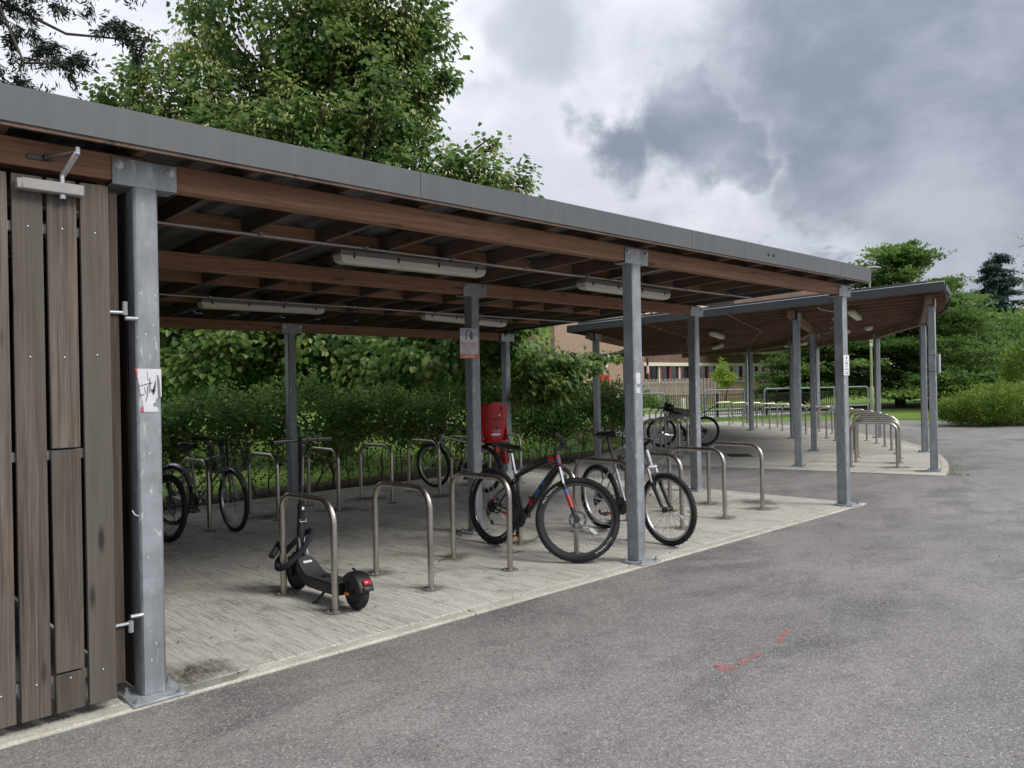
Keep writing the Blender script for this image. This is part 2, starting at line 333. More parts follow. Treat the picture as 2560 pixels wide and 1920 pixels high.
# ---------------------------------------------------------------- mesh building
def nrm(v):
    v = np.asarray(v, float); l = np.linalg.norm(v); return v / l if l > 1e-12 else v
class MB:
    """collects shapes; obj() turns the collection into ONE mesh object"""
    def __init__(s): s.v = []; s.f = []; s.n = 0; s.T = None
    def add(s, v, f):
        v = np.asarray(v, float)
        if s.T is not None: v = v @ s.T[:3, :3].T + s.T[:3, 3]
        s.v.append(v); s.f += [tuple(i + s.n for i in q) for q in f]; s.n += len(v); return s
    def box(s, c, size, rot=None, ch=0.0):
        """box centred at c, with chamfered edges; rot = 3x3 with the axes as columns"""
        hx, hy, hz = [x / 2 for x in size]; c = np.asarray(c, float)
        if ch <= 0:
            v = np.array([(x, y, z) for x in (-hx, hx) for y in (-hy, hy) for z in (-hz, hz)])
            f = [(0, 1, 3, 2), (4, 6, 7, 5), (0, 4, 5, 1), (2, 3, 7, 6), (0, 2, 6, 4), (1, 5, 7, 3)]
        else:
            ch = min(ch, hx * .9, hy * .9, hz * .9); v = []; ix = {}
            for sx in (-1, 1):
                for sy in (-1, 1):
                    for sz in (-1, 1):
                        for k in range(3):
                            ix[(k, sx, sy, sz)] = len(v)
                            v.append((sx * (hx - (0 if k == 0 else ch)), sy * (hy - (0 if k == 1 else ch)), sz * (hz - (0 if k == 2 else ch))))
            v = np.array(v); f = []
            for g in (-1, 1):
                f.append([ix[(0, g, a, b)] for a, b in ((-1, -1), (1, -1), (1, 1), (-1, 1))])
                f.append([ix[(1, a, g, b)] for a, b in ((-1, -1), (1, -1), (1, 1), (-1, 1))])
                f.append([ix[(2, a, b, g)] for a, b in ((-1, -1), (1, -1), (1, 1), (-1, 1))])
            for a in (-1, 1):
                for b in (-1, 1):
                    f.append([ix[(0, a, b, -1)], ix[(0, a, b, 1)], ix[(1, a, b, 1)], ix[(1, a, b, -1)]])
                    f.append([ix[(0, a, -1, b)], ix[(0, a, 1, b)], ix[(2, a, 1, b)], ix[(2, a, -1, b)]])
                    f.append([ix[(1, -1, a, b)], ix[(1, 1, a, b)], ix[(2, 1, a, b)], ix[(2, -1, a, b)]])
                    for d in (-1, 1): f.append([ix[(0, a, b, d)], ix[(1, a, b, d)], ix[(2, a, b, d)]])
            o = []
            for q in f:
                p = v[q]; nn = np.cross(p[1] - p[0], p[2] - p[0])
                o.append(tuple(q if nn @ p.mean(0) > 0 else q[::-1]))
            f = o
        if rot is not None: v = v @ np.asarray(rot, float).T
        return s.add(v + c, f)
    def bar(s, a, b, w, h, up=(0, 0, 1), ch=0.0):
        a = np.asarray(a, float); b = np.asarray(b, float); d = b - a; L = np.linalg.norm(d); x = d / L
        y = nrm(np.cross(up, x)); z = np.cross(x, y); return s.box((a + b) / 2, (L, w, h), np.c_[x, y, z], ch)
    def tube(s, pts, r, n=8, closed=False, caps=True, flat=1.0, up=None):
        P = np.asarray(pts, float); m = len(P)
        rr = np.full(m, r, float) if np.isscalar(r) else np.asarray(r, float)
        T = np.zeros_like(P)
        if closed: T = np.roll(P, -1, 0) - np.roll(P, 1, 0)
        else: T[1:-1] = P[2:] - P[:-2]; T[0] = P[1] - P[0]; T[-1] = P[-1] - P[-2]
        T = T / np.maximum(np.linalg.norm(T, axis=1, keepdims=True), 1e-9)
        u = np.cross(T[0], (0, 0, 1.) if up is None else up)
        if np.linalg.norm(u) < 1e-3: u = np.cross(T[0], (1., 0, 0))
        u = nrm(u); V = []
        a = np.linspace(0, 2 * np.pi, n, endpoint=False); ca, sa = np.cos(a)[:, None], np.sin(a)[:, None]
        for i in range(m):
            u = nrm(u - T[i] * (u @ T[i])); w = np.cross(T[i], u); V.append(P[i] + rr[i] * (ca * u + sa * w * flat))
        f = []
        for i in range(m if closed else m - 1):
            j = (i + 1) % m
            for k in range(n): k2 = (k + 1) % n; f.append((i * n + k, i * n + k2, j * n + k2, j * n + k))
        if caps and not closed: f += [tuple(range(n))[::-1], tuple(range((m - 1) * n, m * n))]
        return s.add(np.concatenate(V), f)
    def cyl(s, a, b, r, n=12): return s.tube([a, b], r, n)
    def ring(s, c, axis, R, prof, n=36, a0=0., a1=None):
        """sweep a closed (radial, axial) profile round an axis"""
        ax = nrm(axis); u = np.cross(ax, (0, 0, 1.)); u = nrm(u) if np.linalg.norm(u) > 1e-3 else np.array([1., 0, 0]); w = np.cross(ax, u)
        k = len(prof); full = a1 is None; ang = np.linspace(a0, a0 + 2 * np.pi if full else a1, n + (0 if full else 1), endpoint=not full)
        V = [np.asarray(c) + (R + pr) * (math.cos(t) * u + math.sin(t) * w) + pa * ax for t in ang for pr, pa in prof]; f = []
        for i in range(len(ang) if full else len(ang) - 1):
            j = (i + 1) % len(ang)
            for q in range(k): q2 = (q + 1) % k; f.append((i * k + q, i * k + q2, j * k + q2, j * k + q))
        if not full: f += [tuple(range(k))[::-1], tuple(range((len(ang) - 1) * k, len(ang) * k))]
        return s.add(V, f)
    def torus(s, c, axis, R, r, n=40, m=8):
        a = np.linspace(0, 2 * np.pi, m, endpoint=False); return s.ring(c, axis, R, [(r * math.cos(t), r * math.sin(t)) for t in a], n)
    def lathe(s, c, prof, n=16, axis=(0, 0, 1)):
        ax = nrm(axis); u = np.cross(ax, (0, 1., 0)); u = nrm(u) if np.linalg.norm(u) > 1e-3 else np.array([1., 0, 0]); w = np.cross(ax, u)
        V = [np.asarray(c) + r * (math.cos(t) * u + math.sin(t) * w) + h * ax for r, h in prof for t in np.linspace(0, 2 * np.pi, n, endpoint=False)]; f = []
        for i in range(len(prof) - 1):
            for k in range(n): k2 = (k + 1) % n; f.append((i * n + k, i * n + k2, (i + 1) * n + k2, (i + 1) * n + k))
        f += [tuple(range(n))[::-1], tuple(range((len(prof) - 1) * n, len(prof) * n))]; return s.add(V, f)
    def sphere(s, c, r, n=12, m=8):
        r = np.array([r, r, r]) if np.isscalar(r) else np.asarray(r, float); V = [(0, 0, -1.)]
        for i in range(1, m):
            t = -np.pi / 2 + np.pi * i / m
            V += [(math.cos(t) * math.cos(p), math.cos(t) * math.sin(p), math.sin(t)) for p in np.linspace(0, 2 * np.pi, n, endpoint=False)]
        V.append((0, 0, 1.)); f = [(0, 1 + (k + 1) % n, 1 + k) for k in range(n)]
        for i in range(m - 2):
            for k in range(n): a = 1 + i * n; f.append((a + k, a + (k + 1) % n, a + n + (k + 1) % n, a + n + k))
        a = 1 + (m - 2) * n; f += [(a + k, a + (k + 1) % n, len(V) - 1) for k in range(n)]
        return s.add(np.array(V) * r + np.asarray(c), f)
    def prism(s, poly, z0, z1):
        """vertical prism over an XY polygon"""
        k = len(poly); V = [(x, y, z0) for x, y in poly] + [(x, y, z1) for x, y in poly]
        A = sum(poly[i][0] * poly[(i + 1) % k][1] - poly[(i + 1) % k][0] * poly[i][1] for i in range(k))
        f = [tuple(range(k, 2 * k)), tuple(range(k))[::-1]] + [(i, (i + 1) % k, k + (i + 1) % k, k + i) for i in range(k)]
        return s.add(V, f if A > 0 else [q[::-1] for q in f])
    def plate(s, pts, nvec, t):
        """flat outline given in 3-D, thickened by t along nvec"""
        P = np.asarray(pts, float); k = len(P); nv = nrm(nvec) * t
        f = [tuple(range(k))[::-1], tuple(range(k, 2 * k))] + [(i, (i + 1) % k, k + (i + 1) % k, k + i) for i in range(k)]
        return s.add(np.r_[P, P + nv], f)

WL = {}
def mesh_of(name, mb, mat, off=np.zeros(3), smooth=40):
    me = bpy.data.meshes.new(name)
    V = (np.concatenate(mb.v) if mb.v else np.zeros((0, 3))) - off
    me.from_pydata(V.tolist(), [], mb.f)
    if mat is not None: me.materials.append(mat)
    if smooth:
        me.polygons.foreach_set('use_smooth', np.ones(len(me.polygons), bool)); me.set_sharp_from_angle(angle=R_(smooth))
    me.update(); return me
def tag(o, label=None, cat=None, group=None, kind=None):
    for k, v in (('label', label), ('category', cat), ('group', group), ('kind', kind)):
        if v: o[k] = v
    return o
def obj(name, mb, mat, parent=None, at=(0, 0, 0), smooth=40, raw=False, kind=None):
    """verts in world axes; at = world place of the origin (raw: verts already in the parent's frame)"""
    at = np.asarray(at, float)
    me = mb if isinstance(mb, bpy.types.Mesh) else mesh_of(name, mb, mat, np.zeros(3) if raw else at, smooth)
    o = bpy.data.objects.new(name, me); COL.objects.link(o)
    if parent is not None: o.parent = parent
    if not raw:
        o.location = at - (WL[parent.name] if parent is not None else 0); WL[o.name] = at
    if kind: o['kind'] = kind
    return o
def empty(name, at, label, cat, group=None, rot=(0, 0, 0)):
    o = bpy.data.objects.new(name, None); o.empty_display_size = .2; COL.objects.link(o); o.location = at; o.rotation_euler = rot
    WL[o.name] = np.asarray(at, float); return tag(o, label, cat, group)
def copy_tree(o, parent=None):
    c = o.copy(); COL.objects.link(c)
    if parent is not None: c.parent = parent
    for ch in list(o.children): copy_tree(ch, c)
    return c
def fillet(pts, r, n=5):
    P = [np.asarray(p, float) for p in pts]; out = [P[0]]
    for i in range(1, len(P) - 1):
        a, b, c = P[i - 1], P[i], P[i + 1]; d1 = nrm(a - b); d2 = nrm(c - b)
        rr = min(r, np.linalg.norm(a - b) * .49, np.linalg.norm(c - b) * .49); p, q = b + d1 * rr, b + d2 * rr
        out += [(1 - t) ** 2 * p + 2 * t * (1 - t) * b + t * t * q for t in np.linspace(0, 1, n)]
    return out + [P[-1]]
def arc_hoop(pts, r, n=8):
    """true circular corners for bent pipe"""
    P = [np.asarray(p, float) for p in pts]; out = [P[0]]
    for i in range(1, len(P) - 1):
        b = P[i]; d1 = nrm(P[i - 1] - b); d2 = nrm(P[i + 1] - b); th = math.acos(max(-1, min(1, d1 @ d2))); t = r / math.tan(th / 2)
        c = b + nrm(d1 + d2) * (r / math.sin(th / 2)); p, q = b + d1 * t - c, b + d2 * t - c; w = math.acos((p @ q) / r / r)
        out += [c + (math.sin((1 - s) * w) * p + math.sin(s * w) * q) / math.sin(w) for s in np.linspace(0, 1, n)]
    return out + [P[-1]]
def text_mesh(word, size, mat):
    """flat letters as a mesh, in the XY plane, left edge at 0"""
    cu = bpy.data.curves.new('lettering', 'FONT'); cu.body = word; cu.size = size; cu.resolution_u = 2; cu.extrude = 0
    t = bpy.data.objects.new('lettering', cu); me = bpy.data.meshes.new_from_object(t); bpy.data.objects.remove(t)
    me.materials.clear(); me.materials.append(mat); return me
def text_verts(word, size):
    me = text_mesh(word, size, M['ink']); v = np.array([x.co[:] for x in me.vertices]); f = [tuple(p.vertices) for p in me.polygons]; bpy.data.meshes.remove(me); return v, f

# ---------------------------------------------------------------- leaves
def leaf_object(name, C, D, Nn, L, Wd, mat, parent=None, tint=None, at=(0, 0, 0), fold=.18, simple=False, kind=None):
    n = len(C); D = D / np.maximum(np.linalg.norm(D, axis=1, keepdims=True), 1e-9)
    Sd = np.cross(D, Nn); Sd /= np.maximum(np.linalg.norm(Sd, axis=1, keepdims=True), 1e-9); Nn = np.cross(Sd, D)
    L = np.broadcast_to(L, n)[:, None]; Wd = np.broadcast_to(Wd, n)[:, None]
    if simple:
        V = np.stack([C, C + D * L * .45 + Sd * Wd * .5 + Nn * Wd * fold, C + D * L, C + D * L * .45 - Sd * Wd * .5 + Nn * Wd * fold], 1); k = 4
        F = np.array([[0, 1, 2, 3]])
    else:
        V = np.stack([C, C + D * L * .28 + Sd * Wd * .5 + Nn * Wd * fold, C + D * L * .68 + Sd * Wd * .38 + Nn * Wd * fold, C + D * L - Nn * L * .08,
                      C + D * L * .68 - Sd * Wd * .38 + Nn * Wd * fold, C + D * L * .28 - Sd * Wd * .5 + Nn * Wd * fold], 1); k = 6
        F = np.array([[0, 1, 2, 3], [0, 3, 4, 5]])
    V = V.reshape(-1, 3) - np.asarray(at, float)
    Q = (F[None] + (np.arange(n) * k)[:, None, None]).reshape(-1)
    me = bpy.data.meshes.new(name); me.vertices.add(len(V)); me.vertices.foreach_set('co', V.astype(np.float32).ravel())
    me.loops.add(len(Q)); me.loops.foreach_set('vertex_index', Q.astype(np.int32))
    me.polygons.add(len(Q) // 4); me.polygons.foreach_set('loop_start', np.arange(0, len(Q), 4, dtype=np.int32))
    me.update(calc_edges=True)
    t = rng.random(n) if tint is None else tint
    at_ = me.attributes.new('tint', 'FLOAT', 'POINT'); at_.data.foreach_set('value', np.repeat(t, k).astype(np.float32))
    me.materials.append(mat)
    o = bpy.data.objects.new(name, me); COL.objects.link(o); at = np.asarray(at, float)
    if parent is not None: o.parent = parent
    o.location = at - (WL[parent.name] if parent is not None else 0); WL[o.name] = at
    if kind: o['kind'] = kind
    return o
def rdir(n):
    v = rng.normal(size=(n, 3)); return v / np.linalg.norm(v, axis=1, keepdims=True)
def clump_leaves(cent, out, per, rad, size, droop=.6, flat=.75, spread=.5, tb=None):
    """per leaves round every clump centre; returns base points, directions, normals, lengths, tints"""
    m = len(cent); rad = np.broadcast_to(rad, m)
    i = np.repeat(np.arange(m), per); n = len(i)
    off = rng.normal(size=(n, 3)) * rad[i][:, None] * np.array([.55, .55, .55 * flat])
    C = cent[i] + off
    o = out[i] * .7 + off / (rad[i][:, None] + 1e-6) * .5
    D = o + rdir(n) * spread; D[:, 2] -= droop
    Nn = out[i] * .6 + rdir(n) * .55; Nn[:, 2] += .8
    ct = rng.random(m) if tb is None else tb
    t = np.clip(ct[i] * .62 + rng.random(n) * .38, 0, 1)
    return C, D, Nn, size * rng.uniform(.65, 1.2, n), t
def lobe_points(lobes, n, inner=.55, rough=.22):
    """clump centres on the shells of several lobes (centre, radii), uneven and leaving gaps"""
    w = np.array([np.prod(np.array(l[1])) ** (2 / 3) for l in lobes]); k = rng.choice(len(lobes), n, p=w / w.sum())
    c = np.array([l[0] for l in lobes])[k]; r = np.array([l[1] for l in lobes])[k]
    d = rdir(n); fr = (inner + (1 - inner) * rng.random(n) ** .5) * (1 + rough * rng.normal(size=n))
    return c + d * r * fr[:, None], d
def limb(mb, a, b, r0, r1, sag=.08, n=6, seg=5):
    a = np.asarray(a, float); b = np.asarray(b, float); t = np.linspace(0, 1, seg)
    P = a + (b - a) * t[:, None]; L = np.linalg.norm(b - a); P[1:-1] += rng.normal(size=(seg - 2, 3)) * L * .035; P[:, 2] += np.sin(t * np.pi) * L * sag
    mb.tube(P, np.linspace(r0, r1, seg), n); return P
def tree(name, base, lobes, trunk_h, trunk_r, mat, label, cat, n, per, rad, size, group=None, droop=.6, flat=.75, wl=.9, simple=False, inner=.5, limbs=True, spread=.5):
    base = np.asarray(base, float); root = empty(name, base, label, cat, group)
    mb = MB(); top = base + np.array([rng.normal() * .15, rng.normal() * .15, trunk_h])
    P = limb(mb, base - np.array([0, 0, .1]), top, trunk_r * 1.25, trunk_r * .75, 0, 10, 6)
    for c, r in lobes:
        q = np.asarray(c, float); s = P[-1 - rng.integers(0, 3)]
        b = limb(mb, s, q, trunk_r * .42, trunk_r * .12, .1, 6)
        if limbs:
            for _ in range(4):
                e = q + rdir(1)[0] * np.asarray(r) * .85; limb(mb, b[rng.integers(2, 5)], e, trunk_r * .14, .012, .05, 5, 4)
    obj('trunk', mb, M['bark'], root, base, 60)
    cent, out = lobe_points(lobes, n, inner)
    C, D, Nn, L, t = clump_leaves(cent, out, per, rad, size, droop, flat, spread)
    leaf_object('crown', C, D, Nn, L, L * wl, mat, root, t, base, simple=simple)
    return root

# ---------------------------------------------------------------- ground
CX, CY, RO = 7.588, 18.109, 18.365           # middle and outer radius of the curved shelter
def ca(deg, off, z=0.0):
    a = R_(deg); return np.array([CX + (RO - off) * math.cos(a), CY + (RO - off) * math.sin(a), z])
def sheet(name, poly, z, mat, kind='structure', label=None):
    mb = MB(); mb.add([(x, y, z) for x, y in poly], [tuple(range(len(poly)))]); o = obj(name, mb, mat, None, (0, 0, 0), 0); tag(o, label, None, None, kind); return o
sheet('lawn', [(-400, -400), (500, -400), (500, 500), (-400, 500)], -.05, M['grass'], label='mown lawn under the trees and beyond the shelters')
rim = [tuple(ca(a, 6.2)[:2]) for a in range(-24, -74, -5)]
sheet('asphalt', [(-70, -70), (70, -70), (70, -18), (40, -4.5), (26.9, 1.2), (28.3, 4.2), (28.5, 6.2), (25.9, 10.5), (24.7, 11.9), (21.3, 12.6)] + rim + [(11.3, 6.22), (-70, 6.22)], -.012, M['asphalt'], label='worn grey asphalt yard in front of the cycle shelters')
sheet('planting_bed', [(-9, 6.2), (12.6, 6.2), (13.6, 6.9), (13.6, 7.9), (-9, 7.35)], -.030, M['soil'], label='dark soil strip under the hedge')
sheet('footpath', [tuple(site(l, f)[:2]) for l, f in ((5.0, 31.4), (9, 33.4), (15, 36.5), (21, 39.5), (21.5, 43), (15, 41), (8, 39.2), (5.4, 38.4))], -.046, M['path'], label='pale paved footpath beside the black railing')

# concrete floor of the nearer shelter, cast in bays with a smooth edge strip
fl = sheet('concrete_floor', [(-6, -.16), (8.36, -.16), (8.36, 6.15), (-6, 6.15)], -.008, M['kerb'], label='pale broomed concrete floor of the nearer cycle shelter')
fl['kind'] = 'structure'
for a, b in ((-6, -2.0), (-1.992, 2.05), (2.058, 6.1), (6.108, 8.27)):
    obj('slab_bay', MB().box(((a + b) / 2, 2.995, -.05), (b - a, 6.07, .1), None, .006), M['concrete'], fl)
for a, b in ((-6, -2.0), (-1.99, 2.05), (2.06, 6.1), (6.11, 8.42)):
    obj('edge_strip', MB().box(((a + b) / 2, -.11, -.046), (b - a, .112, .1), None, .01), M['kerb'], fl)
    obj('edge_strip', MB().box(((a + min(b, 8.27)) / 2, 6.09, -.03), (min(b, 8.27) - a, .1, .13), None, .01), M['kerb'], fl)
obj('edge_strip', MB().box((8.33, 3.06, -.046), (.11, 6.2, .1), None, .01), M['kerb'], fl)
fl2 = sheet('curved_concrete_floor', [tuple(ca(a, -.16)[:2]) for a in range(-76, -19, 4)] + [tuple(ca(a, 6.4)[:2]) for a in range(-20, -77, -4)], -.008, M['kerb'], label='curved concrete floor of the farther shelter')
def sector(mb, a0, a1, o0, o1, z0, z1, n=10):
    t = np.linspace(a0, a1, n + 1); V = []
    for a in t: V += [ca(a, o0, z0), ca(a, o1, z0), ca(a, o1, z1), ca(a, o0, z1)]
    f = []
    for i in range(n):
        for q in range(4): q2 = (q + 1) % 4; f.append((4 * i + q, 4 * i + q2, 4 * i + 4 + q2, 4 * i + 4 + q))
    f += [(3, 2, 1, 0), (4 * n, 4 * n + 1, 4 * n + 2, 4 * n + 3)]
    mb.add(V, [q[::-1] for q in f])
for a0, a1 in ((-76.2, -65.1), (-65.0, -52.1), (-52.0, -39.1), (-39.0, -22)):
    mb = MB(); sector(mb, a0, a1, -.08, 6.3, -.09, 0.0); obj('slab_bay', mb, M['concrete2'], fl2)
    mb = MB(); sector(mb, a0, a1, -.19, -.085, -.09, .004); obj('edge_strip', mb, M['kerb'], fl2)
mb = MB(); sector(mb, -76.65, -76.22, -.19, 6.3, -.09, .004, 2); obj('edge_strip', mb, M['kerb'], fl2)

# ---------------------------------------------------------------- nearer shelter
S1 = empty('bike_shelter', (4.0, 3.0, 0), 'long open timber and steel cycle shelter with a grey fascia and a wooden gate', 'bike shelter')
zb = lambda u, v: 2.595 - .0052 * u - .040 * v                 # underside of the beams
bolt_me = mesh_of('bolt', MB().cyl((0, 0, 0), (0, -.004, 0), .023, 14).cyl((0, -.004, 0), (0, -.016, 0), .0165, 6).cyl((0, -.016, 0), (0, -.024, 0), .009, 8), M['alloy'])
anchor_me = mesh_of('anchor_bolt', MB().cyl((0, 0, 0), (0, 0, .003), .021, 12).cyl((0, 0, .003), (0, 0, .013), .017, 6).cyl((0, 0, .013), (0, 0, .032), .008, 8), M['galv2'])
def piece(name, me, parent, loc, rz):
    o = bpy.data.objects.new(name, me); COL.objects.link(o); o.parent = parent; o.location = loc; o.rotation_euler = (0, 0, rz); return o
def post(parent, x, y, ztop, ax, bolts=True, size=.12, ph=.0, clean=False):
    """steel post with base plate and U bracket; ax = direction of the beam it carries"""
    ax = nrm((ax[0], ax[1], 0)); ay = np.array([-ax[1], ax[0], 0]); Rm = np.c_[ax, ay, (0, 0, 1)]; c = np.array([x, y, 0.])
    p = obj('post', MB().box(c + (0, 0, ztop / 2), (size, size, ztop - .012), Rm, .012), M['galv'], parent, c)
    mb = MB().box(c + ay * ph + (0, 0, .008), (.27, .225, .014), Rm, .003); obj('base_plate', mb, M['galv2'], p, c)
    mb = MB()
    for s in (-1, 1): mb.box(c + ay * s * .0585 + (0, 0, ztop + .05), (.315, .007, .135), Rm, .002)
    mb.box(c + (0, 0, ztop - .0135), (.315, .1235, .007), Rm, .002); obj('bracket', mb, M['galv2'], p, c)
    if bolts == 2:       # near posts: every bolt head is a piece of its own
        for s in (-1, 1):
            for g in (-1, 1):
                q = c + ax * s * .125 + ay * g * .062 + (0, 0, ztop + .083); piece('bolt', bolt_me, p, q - c, math.atan2(ax[1], ax[0]) + (math.pi if g > 0 else 0))
                q = ay * ph + ax * s * .105 + ay * g * .082 + (0, 0, .014); piece('anchor_bolt', anchor_me, p, q, random.uniform(0, 1))
    elif bolts:
        mb = MB()
        for s in (-1, 1):
            for g in (-1, 1):
                q = c + ay * ph + ax * s * .105 + ay * g * .082 + (0, 0, .014); mb.cyl(q, q + (0, 0, .026), .014, 6)
        obj('anchor_bolts', mb, M['galv2'], p, c, kind='stuff')
    return p
for u, v, ph in ((-.025, -.01, -.045), (4.03, -.01, -.045), (8.14, -.01, -.045), (4.03, 2.1, 0), (8.16, 2.1, 0), (4.03, 6.0, 0), (8.16, 5.97, 0), (-4.2, 0, 0), (-4.2, 6, 0)):
    post(S1, u, v, zb(u, v), (1, 0, 0), 2, .12, ph)
for v in (-.01, 2.1, 6.0):
    for a, b in ((-4.3, -.035), (-.025, 4.025), (4.035, 8.27)):
        obj('beam', MB().bar((a, v, zb(a, v) + .066), (b, v, zb(b, v) + .066), .104, .132, ch=.006), M['beam'], S1, ((a + b) / 2, v, 2.5))
ju = [.543 + .6 * k for k in range(-8, 14)]
jz = lambda u, v: zb(u, v) + .134
for u in ju:
    if u > 8.3: continue
    obj('joist', MB().bar((u, -.245, jz(u, -.245) + .06), (u, 6.3, jz(u, 6.3) + .06), .045, .118, ch=.003), M['joist'], S1, (u, 3, 2.5))
for v in (1.3, 3.45, 4.7):
    for k in range(len(ju) - 1):
        a, b = ju[k] + .0235, ju[k + 1] - .0235
        if b > 8.3: continue
        obj('noggin', MB().bar((a, v, jz(a, v) + .062), (b, v, jz(b, v) + .062), .045, .112, ch=.003), M['beam'], S1, ((a + b) / 2, v, 2.5))
mb = MB(); prof = []; x = -4.4                                  # trapezoid roof sheet
while x < 8.4: prof += [(x, 0), (x + .11, 0), (x + .14, .032), (x + .22, .032)]; x += .25
V = []; f = []
for i, (x, h) in enumerate(prof):
    for v in (-.25, 6.35): V.append((x, v, jz(x, v) + .121 + h))
for i in range(len(prof) - 1): f.append((2 * i, 2 * i + 1, 2 * i + 3, 2 * i + 2))
mb.add(V, f); obj('roof_sheet', mb, M['sheet'], S1, (2, 3, 2.8), 20)
def fascia_panel(a, b, v, parent=S1):
    z0, z1 = lambda u: 2.735 - .0028 * u, lambda u: 2.893 - .0016 * u
    mb = MB(); d = .035
    P = []
    for u in (a, b): P += [(u, v + d, z0(u)), (u, v, z0(u) - .002), (u, v, z1(u)), (u, v + .16, z1(u) + .006), (u, v + .16, z1(u)), (u, v + .003, z1(u) - .004), (u, v + .003, z0(u) + .003), (u, v + d, z0(u) + .003)]
    f = [(i, (i + 1) % 8, 8 + (i + 1) % 8, 8 + i) for i in range(8)] + [tuple(range(8))[::-1], tuple(range(8, 16))]
    mb.add(P, f); obj('fascia_panel', mb, M['fascia'], parent, ((a + b) / 2, v, 2.8), 25)
for a, b in ((-4.4, -1.432), (-1.428, 1.568), (1.572, 4.568), (4.572, 7.568), (7.572, 8.42)): fascia_panel(a, b, -.272)
mb = MB()
for a, b in ((-4.4, 8.4),): mb.bar((a, -.252, 2.752), (b, -.252, 2.718), .022, .05)
obj('fascia_board', mb, M['joist'], S1, (2, -.25, 2.7))
mb = MB().bar((8.405, -.24, 2.80), (8.405, 6.35, 2.56), .012, .17); obj('end_fascia', mb, M['fascia'], S1, (8.4, 3, 2.7))
mb = MB().bar((-4.4, 6.36, 2.56), (8.4, 6.36, 2.49), .012, .17); obj('rear_fascia', mb, M['fascia'], S1, (2, 6.36, 2.5))
mb = MB()
for u in (5.93, 6.03): mb.cyl((u, -.274, 2.80), (u, -.280, 2.80), .014, 10)
obj('fascia_rivet', mb, M['darkmetal'], S1, (6, -.27, 2.8))
mb = MB()
for k in range(9): mb.box((-2.1 - .22 * k, 6.05, 1.3), (.2, .03, 2.3)); 
mb.box((-2.1, 6.1, 1.25), (4.0, .02, 2.2)); obj('unseen_rear_wall', mb, M['plankdk'], S1, (-2, 6.05, 1.3))  # unseen rear wall, added to keep the compound behind the gate dark
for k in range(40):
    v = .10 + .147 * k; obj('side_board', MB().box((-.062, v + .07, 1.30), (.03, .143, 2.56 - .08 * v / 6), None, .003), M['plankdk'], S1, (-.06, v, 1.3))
for k in range(20):
    u = -1.29 - .150 * k; obj('unseen_front_board', MB().box((u, -.085, 1.30), (.128, .025, 2.50), None, .003), M['plank'], S1, (u, -.085, 1.3))  # unseen boards past the gate, added to stop light leaking into the compound
obj('unseen_end_wall', MB().box((-4.3, 3, 1.3), (.06, 6.0, 2.6)), M['plankdk'], S1, (-4.3, 3, 1.3))  # unseen end wall, added to darken the gaps between the gate planks
for v, a, b in ((1.16, -.9, 8.1), (4.15, -.9, 8.1)):
    mb = MB().tube([(a, v, jz(a, v) - .012), (b, v, jz(b, v) - .012)], .0105, 8)
    for u in np.arange(a + .3, b, .9): mb.box((u, v, jz(u, v) - .012), (.03, .05, .026))
    obj('conduit', mb, M['conduit'], S1, (3, v, 2.6))
obj('conduit', MB().tube([(5.15, .15, jz(5.15, .15) - .012), (5.15, 4.15, jz(5.15, 4.15) - .012)], .0105, 8), M['conduit'], S1, (5, 1, 2.6))

def tube_light(c, ax, label, group, L=1.52, tilt=0.0):
    ax = nrm((ax[0], ax[1], tilt)); ay = nrm(np.cross((0, 0, 1), ax)); az = np.cross(ax, ay); Rm = np.c_[ax, ay, az]; c = np.asarray(c, float)
    t = empty('tube_light', c + az * .1, label, 'light', group)
    def hull(w0, w1, l0, l1, z0, z1):
        V = [(sx * l / 2, sy * w / 2, z) for z, w, l in ((z0, w0, l0), ((z0 + z1) / 2 - .012, (w0 + w1) / 2 + .012, (l0 + l1) / 2 + .02), (z1, w1, l1)) for sx, sy in ((-1, -1), (1, -1), (1, 1), (-1, 1))]
        f = [(3, 2, 1, 0), (8, 9, 10, 11)] + [(r * 4 + k, r * 4 + (k + 1) % 4, r * 4 + 4 + (k + 1) % 4, r * 4 + 4 + k) for r in (0, 1) for k in range(4)]
        return np.array(V) @ Rm.T + c, f
    mb = MB(); mb.add(*hull(.075, .125, L - .09, L, 0, .062)); obj('diffuser', mb, M['diffuser'], t, c, 30)
    mb = MB(); mb.add(*hull(.13, .10, L + .006, L - .03, .064, .105)); obj('housing', mb, M['lampbody'], t, c, 30)
    for k in range(4):
        for s in (-1, 1): obj('clip', MB().box(c + Rm @ np.array([(-.42 + .28 * k) * L, s * .0655, .064]), (.016, .007, .042), Rm), M['clip'], t, c)
    return t
g = 'strip lights under the nearer roof'
tube_light((2.62, 1.2, 2.525), (1, 0, 0), 'grey strip light nearest the eaves, between the gate and the middle front post', g)
tube_light((5.5, 1.2, 2.505), (1, 0, 0), 'grey strip light half hidden behind the middle front post', g, 1.5, -.018)
tube_light((2.85, 4.4, 2.445), (1, 0, 0), 'dirty strip light closest to the gate over the rear row of hoops', g)
tube_light((5.9, 4.4, 2.42), (1, 0, 0), 'strip light that passes behind the dark post with the theft sign', g, 1.52, -.035)

